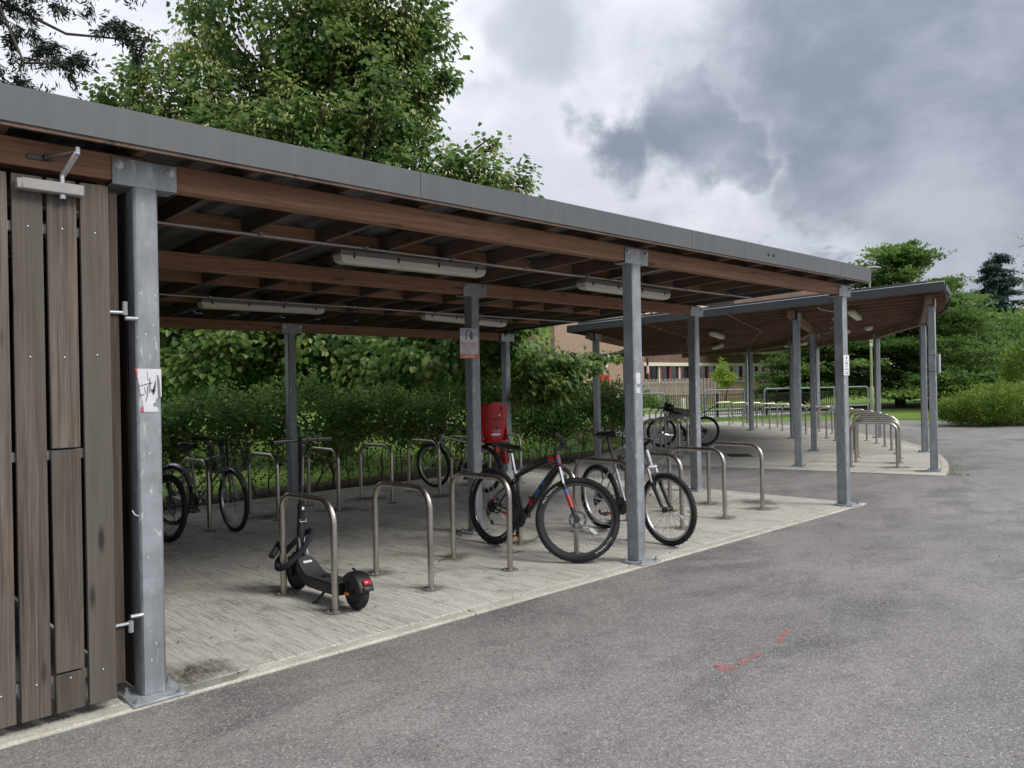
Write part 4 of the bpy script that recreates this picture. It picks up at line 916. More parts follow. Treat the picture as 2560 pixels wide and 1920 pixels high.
        for k in range(n):
            a_ = 2 * np.pi * (k + spin) / n; s = -1 if k % 2 else 1; b_ = a_ + (.5 if (k // 2) % 2 else -.5)
            p1 = cw + axis * s * .028 + .024 * (math.cos(b_) * u + math.sin(b_) * v); p2 = cw + axis * s * .004 + (rr - .012) * (math.cos(a_) * u + math.sin(a_) * v); sp.tube([p1, p2], .0011, 4, caps=False)
        put('spokes', sp, P.get('spoke', M['spoke']), wh, 60, 'stuff')
        if P.get('reflector', True):
            a_ = P.get('refl', 2.6); d = math.cos(a_) * u + math.sin(a_) * v; tg = np.cross(axis, d); put('reflector', MB().box(cw + d * (rr * .55), (.075, .013, .03), np.c_[d, axis, tg], .005), M['white'], wh)
        if P.get('word'):
            V, f = text_verts(P['word'], .036); V = V * np.array([1.25, 1, 1]); W_ = V[:, 0].max()
            for s in (-1, 1):
                for a0 in P.get('wordang', (2.45, -.75)):
                    X = []
                    for x, y, _ in V:
                        rr_ = R - tr * 1.62 + y * .62; a_ = a0 - (x - W_ / 2) / (R - tr) if s < 0 else a0 + (x - W_ / 2) / (R - tr)
                        sl_ = (rr_ - (R - tr)) / tr; off = math.sqrt(max(.0, 1 - min(.98, sl_ * sl_))) * tr + .0016
                        X.append(cw + rr_ * (math.cos(a_) * u + math.sin(a_) * v) + axis * s * off)
                    put('tyre_lettering', MB().add(X, f), P.get('wordmat', M['white']), wh, 0)
        if P.get('valve', True): put('valve', MB().cyl(cw + (rr - .01) * u, cw + (rr - .055) * u, .004, 6), M['black'], wh)
        if P.get('disc'):
            dd = cw + axis * .038; g = MB().ring(dd, axis, .07, [(-.010, -.001), (-.010, .001), (.010, .001), (.010, -.001)], 30)
            for k in range(5): a_ = k * 1.2566; g.bar(dd + .02 * (math.cos(a_) * u + math.sin(a_) * v), dd + .062 * (math.cos(a_ + .3) * u + math.sin(a_ + .3) * v), .002, .008)
            put('brake_disc', g, M['darksteel'], wh)
        return wh, cw, u, v
    W1 = wheel(F, .3, True); W2 = wheel(A, .8, False)
    # transmission on the +x... drive side (right of the rider = -y)
    mb = MB()
    for k, r_ in enumerate((.062, .055, .049, .043, .037, .031, .026)): mb.ring(A + (0, -.026 - .0045 * k, 0), (0, 1, 0), r_, [(-.012, -.001), (-.012, .001), (0, .0008), (.001, -.0008)], 26)
    mb.cyl(A + (0, -.02, 0), A + (0, -.058, 0), .019, 12); put('cassette', mb, M['darksteel'])
    mb = MB()
    for k, r_ in enumerate((.088, .066)): mb.ring(BB + (0, -.052 + .008 * k, 0), (0, 1, 0), r_, [(-.014, -.0015), (-.014, .0015), (.001, .001), (.001, -.001)], 36)
    mb.cyl(BB + (0, -.058, 0), BB + (0, -.0565, 0), .093, 30)
    for k in range(5): a_ = k * 1.2566; mb.bar(BB + (0, -.055, 0), BB + (.078 * math.cos(a_), -.052, .078 * math.sin(a_)), .004, .014)
    put('chainring', mb, M['darksteel'])
    ca_ = P.get('crank', -1.75)
    for s, aa_ in ((-1, ca_), (1, ca_ + math.pi)):
        y = s * .072; e = BB + (.17 * math.cos(aa_), y + s * .012, .17 * math.sin(aa_)); c_ = put('crank', MB().bar(BB + (0, y, 0), e, .016, .028, (0, 0, 1) if abs(math.cos(aa_)) > .5 else (1, 0, 0), .004).cyl(BB + (0, 0, 0), BB + (0, y + s * .008, 0), .013, 10), P.get('crankmat', M['black']))
        pc = e + (0, s * .058, 0); pd = MB().box(pc + (.034, 0, 0), (.018, .085, .022), None, .003).box(pc - (.034, 0, 0), (.018, .085, .022), None, .003).box(pc + (0, s * .036, 0), (.07, .014, .02), None, .003).box(pc - (0, s * .036, 0), (.07, .014, .02), None, .003); pd.cyl(e, pc + (0, s * .04, 0), .009, 8)
        p_ = put('pedal', pd, M['black'], c_); put('pedal_reflector', MB().box(pc + (.0435, 0, 0), (.002, .045, .012)).box(pc - (.0435, 0, 0), (.002, .045, .012)), M['amber'], c_)
    dj = A + (-.015, -.055, -.075); dj2 = A + (.045, -.052, -.145)
    mb = MB(); mb.cyl(dj + (0, -.006, 0), dj + (0, .006, 0), .021, 12); mb.cyl(dj2 + (0, -.006, 0), dj2 + (0, .006, 0), .021, 12); mb.bar(dj + (0, -.008, 0), dj2 + (0, -.008, 0), .003, .02, (0, 1, 0)); mb.bar(A + (.0, -.072, -.01), dj + (0, -.012, .02), .024, .028, (0, 1, 0), .006); put('derailleur', mb, M['darksteel'])
    mb = MB(); cy = -.047
    up_a, up_b = A + (.0, cy, .045), BB + (0, cy, .088); lo_a, lo_b = dj2 + (.0, .004, -.021), BB + (0, cy, -.087)
    for a_, b_ in ((up_a, up_b), (lo_a, lo_b), (dj + (-.02, .004, 0), dj2 + (-.018, .004, 0)), (dj + (.02, .004, 0), A + (.044, cy, -.012))): mb.bar(a_, b_, .005, .008, (0, 1, 0))
    put('chain', mb, M['darksteel'])
    # cockpit
    sp_ = P.get('spacer', .03); s0 = Ht + ax * (sp_ + .01); fwd = offv * P.get('stem', .08) + np.array([0, 0, P.get('stemrise', .02)]); bc = s0 + fwd
    mb = MB().tube([rt(Ht), rt(s0 + ax * .02)], .0165, 10).bar(rt(s0), rt(bc), .03, .032, rv((0, 0, 1)), .007).cyl(rt(bc + (0, -.022, 0)), rt(bc + (0, .022, 0)), .021, 12); put('stem', mb, P.get('stemmat', dk))
    hb = P.get('bar', .34); rise = P.get('rise', .015); sw = P.get('sweep', .04)
    pts = [bc + (-sw, -hb, rise + .005), bc + (-sw * .35, -hb * .45, rise), bc + (0, -.07, rise * .3), bc + (0, .07, rise * .3), bc + (-sw * .35, hb * .45, rise), bc + (-sw, hb, rise + .005)]
    put('handlebar', MB().tube([rt(x) for x in fillet(pts, .06, 5)], .0115, 10), P.get('barmat', dk))
    for s in (-1, 1):
        e0 = bc + (-sw, s * hb, rise + .005); e1 = e0 + nrm(np.array([sw * .65, -s * hb * .55, 0])) * .125
        put('grip', MB().tube([rt(e0 + (e0 - e1) * .03), rt(e0), rt(e0 + (e1 - e0) * .5), rt(e1)], [.017, .0175, .0165, .018], 10), M['black'])
        k = e1 + (e1 - e0) * .25; mb = MB(); mb.cyl(rt(k + (0, -s * .012, 0)), rt(k + (0, s * .012, 0)), .019, 10); mb.box(rt(k + (.025, 0, -.012)), (.05, .022, .024), np.array(Ms), .006)
        mb.tube([rt(k + (.045, 0, -.012)), rt(k + (.062, s * .03, -.02)), rt(k + (.055, s * .105, -.028))], [.007, .0055, .006], 6); put('brake_lever', mb, P.get('levermat', M['black']))
        if P.get('barends'): put('bar_end', MB().tube([rt(e0), rt(e0 + (.05, s * .0, .02)), rt(e0 + (.11, 0, .05))], .012, 8), M['black'])
    mb = MB()
    for s in (-1, 1):
        k = rt(bc + (.03, s * hb * .5, rise - .01)); mid_ = rt(bc + (.15, s * .10, -.04 + P.get('loop', 0))); e = Hb + ax * .03 + (.03, s * .03, 0)
        mb.tube(fillet([k, rt(bc + (.13, s * hb * .45, .0)), mid_, rt(bc + (.12, s * .03, -.16)), e], .09, 6), .0024, 5)
    k = rt(bc + (.03, hb * .5, rise)); mb.tube(fillet([k, rt(bc + (.16, .12, .05)), rt(bc + (.14, .05, -.18)), rt(cr + (.02, .055, 0) - ax * .12), rt(F + (0, .07, .09))], .08, 6), .0024, 5)
    put('cable', mb, M['black'])
    # seat
    sh = P.get('seat', .17); SP = ST + sd * sh
    put('seatpost', MB().tube([ST - sd * .05, SP], .0138, 12), P.get('postmat', M['chrome'])); put('seat_clamp', MB().tube([ST - sd * .018, ST + sd * .006], .0205, 12), P.get('clampmat', M['alloy']))
    tl = P.get('seattilt', 0.0); c_, s_ = math.cos(tl), math.sin(tl); Rt = np.array([[c_, 0, s_], [0, 1, 0], [-s_, 0, c_]])
    prof = [(-.135, .055, .000), (-.128, .076, .010), (-.095, .084, .016), (-.05, .074, .014), (-.005, .050, .008), (.05, .028, .006), (.10, .021, .007), (.138, .017, .003), (.146, .008, -.006)]
    V = []; n = 12
    for x, w, z in prof:
        for t_ in np.linspace(0, 2 * np.pi, n, endpoint=False):
            cz = math.sin(t_); hgt = P.get('seatpad', 1.0); V.append(Rt @ np.array([x, w * math.cos(t_) * (1 if cz > -.3 else .82), z + (.014 * hgt * cz if cz > 0 else .032 * cz)]) + SP + (0.0, 0, .05))
    f = [(i * n + k, i * n + (k + 1) % n, (i + 1) * n + (k + 1) % n, (i + 1) * n + k) for i in range(len(prof) - 1) for k in range(n)] + [tuple(range(n))[::-1], tuple(range((len(prof) - 1) * n, len(prof) * n))]
    sdl = put('saddle', MB().add(V, f), M['black'], None, 60)
    mb = MB()
    for s in (-1, 1): mb.tube([Rt @ np.array([-.105, s * .028, -.012]) + SP + (0, 0, .05), Rt @ np.array([-.05, s * .021, -.045]) + SP + (0, 0, .05), Rt @ np.array([.04, s * .021, -.042]) + SP + (0, 0, .05), Rt @ np.array([.115, s * .008, -.015]) + SP + (0, 0, .05)], .0035, 6)
    mb.box(SP + (0, 0, .005), (.045, .045, .022), None, .005); put('saddle_rail', mb, M['darksteel'], sdl)
    if P.get('vbrake', False):
        mb = MB()
        for s in (-1, 1): mb.bar(rt(cr + (.03, s * .042, 0) - ax * .18), rt(cr + (.035, s * .036, 0) - ax * .07), .012, .014, rv((1, 0, 0)), .003); mb.box(rt(cr + (.02, s * .026, 0) - ax * .155), (.012, .012, .05), np.array(Ms), .003)
        put('brake_arm', mb, M['black']); mb = MB()
        for s in (-1, 1): mb.bar(A + (.13, s * .04, .20) + (ST - A) * .0, A + (.10, s * .036, .32), .012, .012, (1, 0, 0), .003)
        put('brake_arm', mb, M['black'])
    if P.get('mudguard'):
        for c0, a0, a1, ff in ((A, .35, 2.9, False), (F, .5, 2.3, True)):
            q = (lambda p: rt(p)) if ff else (lambda p: np.asarray(p, float)); axis = rv((0, 1, 0)) if ff else np.array([0, 1., 0]); cw = q(c0); u = nrm(np.cross(axis, (0, 0, 1))); v = np.cross(u, axis); V = []; n_ = 22
            for a_ in np.linspace(a0, a1, n_):
                rd = math.cos(a_) * u + math.sin(a_) * v
                for yy, dz in ((-.031, -.012), (-.022, .004), (0, .010), (.022, .004), (.031, -.012)): V.append(cw + rd * (R + .014 + dz) + axis * yy)
            f = [(i * 5 + k, i * 5 + k + 1, i * 5 + 6 + k, i * 5 + 5 + k) for i in range(n_ - 1) for k in range(4)]
            g = put('mudguard', MB().add(V, f), M['alloy'], None, 50); st2 = MB()
            for s in (-1, 1): st2.tube([cw + axis * s * .05, V[2 + 5 * (3 if ff else n_ - 4)] + axis * s * .028], .003, 5); st2.tube([cw + axis * s * .05, V[2 + 5 * (n_ - 4 if ff else 3)] + axis * s * .028], .003, 5)
            put('mudguard_stay', st2, M['alloy'], g)
    return B, dict(A=A, F=F, BB=BB, ST=ST, SP=SP, Hb=Hb, Ht=Ht, bc=bc, rt=rt, put=put, ax=ax, R=R)

mtb = dict(R=.368, tr=.029, wb=1.125, frame=M['blackpaint'], fork=.485, head=.115, cs=.445, drop=.055, st=.42, rdt=.037, curve=True, ttdrop=.03, ssd=.06, decals=True, rim=M['blackpaint'], spoke=M['spoke'], disc=True, bar=.35, sweep=.03, rise=.02, seat=.20, word='ALLTERRA', wordang=(2.45, -.75), crank=-1.55, refl=-.62, stem=.07, forkmat=M['blackpaint'], crownmat=M['blackpaint'], knobs=84, wordmat=M['white'], stemrise=.03)
bike((3.655, .36), (3.715, 1.49), 'black mountain bike with red and blue flashes, its front wheel turned outwards', mtb, R_(-2.5), R_(42))
silver = dict(R=.342, tr=.026, wb=1.07, frame=M['silver'], fork=.44, head=.15, cs=.43, drop=.035, st=.45, rdt=.019, rim=M['alloy'], bar=.33, sweep=.05, rise=.05, seat=.23, forkmat=M['black'], crownmat=M['chrome'], vbrake=True, spacer=.05, stem=.09, stemmat=M['black'], levermat=M['chrome'], crank=-2.6, refl=-.35, seatpad=2.4, seattilt=-.08, postmat=M['black'], clampmat=M['black'], loop=-.02, spoke=M['darksteel'])
sB, sI = bike((4.775, .16), (5.04, 1.22), 'silver bicycle with black suspension fork behind the middle front post', silver, R_(4), R_(8))
child = dict(silver); child.update(R=.342, wb=1.05, frame=M['alloy'], forkmat=M['alloy'], susp=False, stripe=True, fork=.40, head=.12, seat=.10, st=.44, vbrake=True, rim=M['alloy'], crank=-1.2)
cB, cI = bike((6.06, 5.37), (6.15, 4.33), 'grey bicycle facing the hedge that carries a red child seat', child, R_(-3), R_(4))
bask = dict(R=.342, tr=.024, wb=1.05, frame=M['silver'], step=True, fork=.40, head=.16, cs=.44, drop=.05, st=.46, susp=False, rdt=.017, rim=M['alloy'], bar=.28, sweep=.14, rise=.05, seat=.14, mudguard=True, spacer=.07, stem=.06, seatpad=2.2, knobs=60, crank=-.6, spoke=M['alloy'])
bB, bI = bike((2.30, 4.14), (2.03, 5.13), 'old silver bicycle with a black wire basket and mudguards', bask, R_(-4), R_(-16))
edge = dict(mtb); edge.update(decals=False, word=None, rim=M['black'], R=.345, tr=.027, wb=1.06, fork=.44)
bike((1.59, 4.10), (1.46, 5.14), 'dark bicycle almost hidden by the gate post, its front wheel showing', edge, R_(-3), 0)
dark = dict(mtb); dark.update(decals=False, word=None, R=.352, tr=.024, wb=1.06, frame=M['black'], forkmat=M['black'], crownmat=M['black'], rim=M['black'], spoke=M['darksteel'], postmat=M['black'], clampmat=M['black'], hub=M['black'], disc=False, fork=.44, refl=-.4)
p = ca(-61.5, 4.35); q = ca(-60.2, 5.35)
kB, kI = bike((14.02, 6.95), (14.93, 6.25), 'dark bicycle parked across the inner hoops of the curved shelter', dark, R_(-3), R_(-5))
kI['put']('mudguard', MB().bar(kI['A'] + (-.30, 0, .60), kI['A'] + (.12, 0, .40), .05, .012), M['black'])
bg = MB(); bg.sphere(kI['bc'] + (.0, -.02, -.03), (.14, .12, .10), 12, 8).box(kI['bc'] + (.07, .02, .06), (.10, .05, .10), np.array([[.8, 0, .6], [0, 1, 0], [-.6, 0, .8]]), .02); kb = obj('handlebar_bag', bg, M['black'], kB, raw=True)

# extras that ride on the bicycles are things of their own
def world(B, p): bpy.context.view_layer.update(); return np.array(B.matrix_world @ Vector(tuple(p)))
bx = world(bB, bI['rt'](bI['bc'] + (.10, 0, -.02))); ang = bB.rotation_euler.z + R_(-16)
Rb = np.array(Matrix.Rotation(ang, 3, 'Z'))
bx = bx + Rb @ np.array([.06, 0, -.14]); k_ = empty('wire_basket', bx, 'black wire basket on the handlebar of the old silver bicycle', 'basket')
mb = MB()
def rect(w, l, z, r): return [Rb @ np.array(p) + bx for p in arc_hoop([(0, -w / 2, z), (-l / 2, -w / 2, z), (-l / 2, w / 2, z), (l / 2, w / 2, z), (l / 2, -w / 2, z), (.001, -w / 2, z)], r, 4)]
mb.tube(rect(.42, .32, .15, .05), .006, 6); mb.tube(rect(.32, .22, -.14, .04), .006, 6)
for k in range(4): t = k / 4 + .12; mb.tube(rect(.32 + .10 * t, .22 + .10 * t, -.14 + .29 * t, .045), .003, 5)
for k in range(-7, 8):
    y = k / 7.0
    for s in (-1, 1): mb.tube([Rb @ np.array([s * .145, y * .18, .15]) + bx, Rb @ np.array([s * .108, y * .135, -.14]) + bx], .0028, 4)
    if abs(k) < 6:
        for s in (-1, 1): mb.tube([Rb @ np.array([y * .15, s * .205, .15]) + bx, Rb @ np.array([y * .11, s * .158, -.14]) + bx], .0028, 4)
    mb.tube([Rb @ np.array([-.11, y * .15, -.14]) + bx, Rb @ np.array([.11, y * .15, -.14]) + bx], .0028, 4)
obj('basket_wire', mb, M['black'], k_, bx)
# red child seat: back shell towards the camera, foot wells either side of the rear wheel
sc = world(cB, cI['A'] + (-.13, 0, .115)) + RT * .07; Rc = np.array(Matrix.Rotation(cB.rotation_euler.z, 3, 'Z')) ; Rc = np.array(Matrix.Rotation(R_(-20), 3, 'Z')) @ Rc; T4 = np.eye(4); T4[:3, :3] = Rc @ np.diag((1, 1.18, 1)); T4[:3, 3] = sc
cs = empty('child_seat', sc, 'red plastic child seat mounted over the rear wheel of the grey bicycle', 'child seat')
def shell(rows, th=.012, n=11):
    """rows = (height, half width, back x, wrap depth)"""
    mb = MB(); mb.T = T4; V = []
    for z, w, x0, dp in rows:
        for side in (0, 1):
            for t in np.linspace(-1, 1, n): V.append((x0 + dp * abs(t) ** 2.6 + side * th, -w * (abs(t) ** .9) * np.sign(t), z))
    k = 2 * n; f = []
    for i in range(len(rows) - 1):
        for j in range(n - 1): a = i * k + j; f.append((a, a + 1, a + k + 1, a + k)); b = a + n; f.append((b, b + k, b + k + 1, b + 1))
        for j in (0, n - 1): a = i * k + j; q = (a, a + k, a + n + k, a + n); f.append(q if j == 0 else q[::-1])
    for i in (0, len(rows) - 1):
        for j in range(n - 1): a = i * k + j; q = (a, a + n, a + n + 1, a + 1); f.append(q if i == 0 else q[::-1])
    return mb.add(V, f)
obj('seat_back', shell([(.30, .115, -.06, .06), (.36, .145, -.075, .09), (.45, .165, -.09, .12), (.56, .19, -.10, .15), (.66, .205, -.11, .17), (.74, .20, -.118, .16), (.795, .17, -.122, .12), (.83, .115, -.125, .05), (.84, .06, -.126, .01)]), M['red'], cs, sc, 50)
mb = MB(); mb.T = T4
mb.box((.06, 0, .285), (.28, .30, .03), None, .012)
for s in (-1, 1): mb.box((.10, s * .165, .37), (.24, .03, .20), None, .012); mb.box((.16, s * .19, .12), (.11, .035, .36), np.array([[.97, 0, .24], [0, 1, 0], [-.24, 0, .97]]), .012); mb.box((.20, s * .19, -.055), (.17, .11, .03), None, .01); mb.box((.10, s * .235, .10), (.02, .02, .30), None, .006)
obj('seat_pan', mb, M['red'], cs, sc)
mb = MB(); mb.T = T4; mb.box((.02, 0, .245), (.20, .15, .05), None, .012).box((-.03, 0, .262), (.09, .19, .03), None, .01); mb.tube([(.05, -.05, .24), (.25, -.04, .16), (.42, -.01, .1)], .007, 6); mb.tube([(.05, .05, .24), (.25, .04, .16), (.42, .01, .1)], .007, 6); obj('mounting_bracket', mb, M['black'], cs, sc)
mb = MB(); mb.T = T4; mb.box((-.005, -.03, .17), (.05, .06, .11), None, .01); obj('bracket_cover', mb, M['red'], cs, sc)
xb = lambda z: float(np.interp(z, (.30, .45, .66, .84), (-.06, -.09, -.11, -.126)))
mb = MB(); mb.T = T4
for y, z, w, h in ((.035, .60, .04, .011), (-.04, .60, .04, .011), (-.05, .75, .014, .03), (-.0, .475, .013, .032)): mb.plate([(xb(z) - .003, y + w * math.cos(t), z + h * math.sin(t)) for t in np.linspace(0, 2 * np.pi, 12, endpoint=False)], (-1, 0, 0), .002)
obj('slot', mb, M['black'], cs, sc, 0)
mb = MB(); mb.T = T4; mb.plate([(xb(.385) - .004, .01 + .068 * math.cos(t), .385 + .021 * math.sin(t)) for t in np.linspace(0, 2 * np.pi, 20, endpoint=False)], (-1, 0, 0), .002); mb.plate([(xb(.66) - .003, -.035, .645), (xb(.66) - .003, -.012, .645), (xb(.68) - .003, -.030, .68)], (-1, 0, 0), .002)
V, f = text_verts('bellelli', .042); mb.add(np.c_[np.full(len(V), xb(.43) - .006), .06 - V[:, 0], V[:, 1] + .425], f); obj('seat_label', mb, M['white'], cs, sc, 0)
mb = MB(); mb.T = T4; mb.tube([(-.03, -.17, .36), (-.04, -.185, .26), (-.03, -.18, .15)], .008, 6); mb.box((-.03, -.18, .13), (.02, .03, .05), None, .004); obj('seat_strap', mb, M['black'], cs, sc)
# coiled cable lock round the silver bicycle's seat post
lc = world(sB, sI['ST'] + (.02, 0, .035)); lk = empty('cable_lock', lc, 'coiled black cable lock hung round the seat post of the silver bicycle', 'bike lock'); mb = MB()
for k in range(5): mb.torus(lc + (.06 + .012 * k, -.03 + .01 * k, -.03 - .008 * k), (.35 + .1 * k, -.8, .25 * (k - 2)), .075 + .004 * k, .0055, 26, 6)
mb.cyl(lc + (.09, -.08, -.09), lc + (.05, -.07, -.03), .013, 8); obj('lock_cable', mb, M['black'], lk, lc)

# ---------------------------------------------------------------- electric scooter
sx, sy0, sy1 = 1.545, .515, 1.335; wbs = sy1 - sy0
SC = empty('electric_scooter', (sx, (sy0 + sy1) / 2, 0), 'black electric scooter with a red tail lamp locked to the first hoop', 'scooter', None, (0, 0, math.pi / 2 + .01))
def sput(name, mb, mat, parent=None, smooth=45): return obj(name, mb, mat, parent or SC, raw=True, smooth=smooth)
rw = .125; xa, xf = -wbs / 2, wbs / 2
for x, nm in ((xa, 0), (xf, 1)):
    mb = MB(); mb.ring((x, 0, rw), (0, 1, 0), rw - .036, [(.036 * math.cos(t) * (1 if math.cos(t) > 0 else .6), .037 * math.sin(t)) for t in np.linspace(0, 2 * np.pi, 14, endpoint=False)], 40)
    w_ = sput('wheel', mb, M['rubber']); sput('hub_motor', MB().lathe((x, -.036, rw), [(.03, 0), (.085, .006), (.09, .03), (.09, .045), (.085, .066), (.03, .072)], 24, (0, 1, 0)), M['black'], w_)
    sput('axle_cover', MB().cyl((x, -.058, rw), (x, .058, rw), .016, 10), M['black'], w_)
    if nm == 0: sput('side_reflector', MB().box((x + .055, -.048, rw - .015), (.055, .012, .022), None, .005).box((x + .055, .048, rw - .015), (.055, .012, .022), None, .005), M['amber'], w_)
V = []; st = [(xa + .11, .080, .158, .090), (xa + .17, .090, .160, .080), (xa + .35, .090, .160, .080), (xf - .30, .090, .160, .082), (xf - .245, .090, .174, .094), (xf - .19, .088, .208, .130), (xf - .135, .078, .248, .175), (xf - .105, .055, .266, .205)]
for x, w, zt, z0 in st: V += [(x, -w, z0 + .012), (x, -w * .8, z0), (x, w * .8, z0), (x, w, z0 + .012), (x, w, zt - .008), (x, w - .01, zt), (x, -w + .01, zt), (x, -w, zt - .008)]
f = [(i * 8 + k, i * 8 + (k + 1) % 8, i * 8 + 8 + (k + 1) % 8, i * 8 + 8 + k) for i in range(len(st) - 1) for k in range(8)] + [tuple(range(8))[::-1], tuple(range(8 * len(st) - 8, 8 * len(st)))]
dk_ = sput('deck', MB().add(V, [q[::-1] for q in f]), M['black'])
V = []
for x, w, zt, z0 in st[1:]: V += [(x, -w + .012, zt + .001), (x, w - .012, zt + .001), (x, w - .012, zt + .006), (x, -w + .012, zt + .006)]
f = [(i * 4 + k, i * 4 + (k + 1) % 4, i * 4 + 4 + (k + 1) % 4, i * 4 + 4 + k) for i in range(len(st) - 2) for k in range(4)] + [(0, 1, 2, 3), tuple(range(4 * len(st) - 8, 4 * len(st) - 4))[::-1]]
sput('deck_mat', MB().add(V, [q[::-1] for q in f]), M['decktop'], dk_)
dd = nrm(np.array([st[6][0] - st[5][0], 0, st[6][2] - st[5][2]])); n_ = np.array([-dd[2], 0, dd[0]]); cb = np.array([(st[5][0] + st[6][0]) / 2, 0, (st[5][2] + st[6][2]) / 2]) + n_ * .0075 + dd * .008
P = [cb + np.array([0, 1, 0]) * (.026 * np.sign(math.cos(t)) + .011 * math.cos(t)) + dd * .011 * math.sin(t) for t in np.linspace(0.01, 2 * np.pi + .01, 24, endpoint=False)]
sput('badge', MB().plate(P, n_, .0012), M['white'], dk_, 0)
V, f = text_verts('DECENT', .011); w = V[:, 0].max(); sput('badge_lettering', MB().add([cb + n_ * .0016 + np.array([0, -1, 0]) * (x - w / 2) + dd * (y - .004) for x, y, _ in V], f), M['greyink'], dk_, 0)
for k in range(2): sput('deck_stud', MB().box((xa + .24 + .17 * k, 0, .1675), (.10, .06, .004), None, .0015), M['black'], dk_)
mb = MB(); V = []
for a_ in np.linspace(.16, 2.45, 18):
    rd = np.array([-math.cos(a_), 0, math.sin(a_)])
    for y, e in ((-.058, -.05), (-.054, .0), (-.034, .008), (0, .010), (.034, .008), (.054, .0), (.058, -.05)): V.append(np.array([xa, y, rw]) + rd * (rw + .008 + e))
f = [(i * 7 + k, i * 7 + k + 1, i * 7 + 8 + k, i * 7 + 7 + k) for i in range(17) for k in range(6)]
mg = sput('mudguard', MB().add(V, f), M['black']); sput('tail_lamp', MB().box((xa - .122, 0, rw + .084), (.026, .062, .044), np.array([[.8, 0, .6], [0, 1, 0], [-.6, 0, .8]]), .006), M['taillight'], mg); sput('lamp_shelf', MB().box((xa - .140, 0, rw + .044), (.018, .070, .032), np.array([[.9, 0, .43], [0, 1, 0], [-.43, 0, .9]]), .005), M['darkmetal'], mg)
sput('folding_hook', MB().bar((xa - .01, 0, rw * 2 + .01), (xa + .045, 0, rw * 2 + .032), .018, .012, ch=.003), M['black'], mg)
sb, stp = np.array([xf - .055, 0, .30]), np.array([xf - .115, 0, 1.155]); sdir = nrm(stp - sb)
mb = MB(); mb.tube([(xf, -.05, rw), (xf - .012, -.055, rw + .13), (xf - .03, -.03, rw + .17)], .014, 8); mb.tube([(xf, .05, rw), (xf - .012, .055, rw + .13), (xf - .03, .03, rw + .17)], .014, 8); mb.tube([(xf - .028, 0, rw + .16), sb + sdir * .05], .026, 12); fkk = sput('fork', mb, M['black'])
V = []
for a_ in np.linspace(.7, 2.2, 10):
    rd = np.array([-math.cos(a_), 0, math.sin(a_)])
    for y, e in ((-.045, -.03), (-.035, .004), (0, .008), (.035, .004), (.045, -.03)): V.append(np.array([xf, y, rw]) + rd * (rw + .012 + e))
sput('mudguard', MB().add(V, [(i * 5 + k, i * 5 + k + 1, i * 5 + 6 + k, i * 5 + 5 + k) for i in range(9) for k in range(4)]), M['black'])
sput('neck_strut', MB().tube([(xf - .11, -.03, .285), sb + sdir * .13 + (0, -.018, 0)], .010, 8).tube([(xf - .11, .03, .285), sb + sdir * .13 + (0, .018, 0)], .010, 8), M['alloy'])
mb = MB(); mb.tube([sb, sb + sdir * .20, sb + sdir * .21, sb + sdir * .32], [.028, .03, .026, .026], 14); mb.tube([sb + sdir * .30, stp], .0195, 14); stm = sput('stem', mb, M['black'])
sput('stem_marks', MB().box(sb + sdir * .62 + (-.0195, 0, 0), (.002, .006, .22), np.c_[nrm(np.cross((0, 1, 0), sdir)), (0, 1, 0), sdir]), M['greyink'], stm)
sput('stem_sticker', MB().box(sb + sdir * .335 + (-.021, -.004, 0), (.002, .018, .022)), M['white'], stm)
q = sb + sdir * .235; sput('folding_clasp', MB().tube([q + (-.03, -.027, .018), q + (-.034, -.027, 0), q + (-.034, .027, 0), q + (-.03, .027, .018)], .0045, 6), M['chrome'], stm); sput('clasp_lever', MB().bar(q + (.03, 0, -.02), q + (.032, 0, .13), .022, .01, (0, 1, 0), .003), M['black'], stm)
mb = MB(); mb.tube([stp + (.0, -.24, -.005), stp + (.005, -.10, .0), stp + (.005, .10, .0), stp + (.0, .24, -.005)], .0135, 10); hb_ = sput('handlebar', mb, M['blackpaint'])
for s in (-1, 1): sput('grip', MB().tube([stp + (0, s * .245, -.005), stp + (.003, s * .125, 0)], .0185, 12), M['black'], hb_); sput('brake_lever', MB().tube([stp + (.01, s * .10, -.004), stp + (.04, s * .13, -.014), stp + (.045, s * .2, -.02)], .006, 6), M['black'], hb_)
sput('display', MB().box(stp + (-.005, 0, .0), (.075, .07, .045), None, .012).box(stp + sdir * -.045, (.05, .046, .05), None, .01), M['black'], hb_)
sput('brake_cable', MB().tube(fillet([stp + (.04, -.1, 0), stp + (.075, -.05, -.05), stp + (.06, 0, -.18), sb + sdir * .5 + (.03, 0, 0)], .06, 5), .003, 5), M['black'], stm)
sput('kickstand', MB().tube([(xa + .33, .05, .085), (xa + .345, .085, .045), (xa + .36, .115, .010)], [.011, .009, .008], 8).box((xa + .365, .12, .008), (.035, .022, .012), None, .004), M['black'])
lp = np.array([1.46, 1.20, .36]); ls = empty('folding_lock', lp, 'navy padded lock looped round the scooter stem and its hoop', 'bike lock')
path = fillet([(1.615, 1.235, .425), (1.52, 1.185, .335), (1.385, 1.20, .225), (1.345, 1.27, .195), (1.395, 1.375, .235), (1.52, 1.385, .335), (1.61, 1.35, .42), (1.645, 1.29, .455), (1.615, 1.235, .425)], .05, 5)[:-1]
obj('lock_sleeve', MB().tube(path, .0215, 10, closed=True), M['navy'], ls, lp); obj('lock_body', MB().cyl((1.31, 1.29, .30), (1.42, 1.38, .365), .025, 12), M['black'], ls, lp)

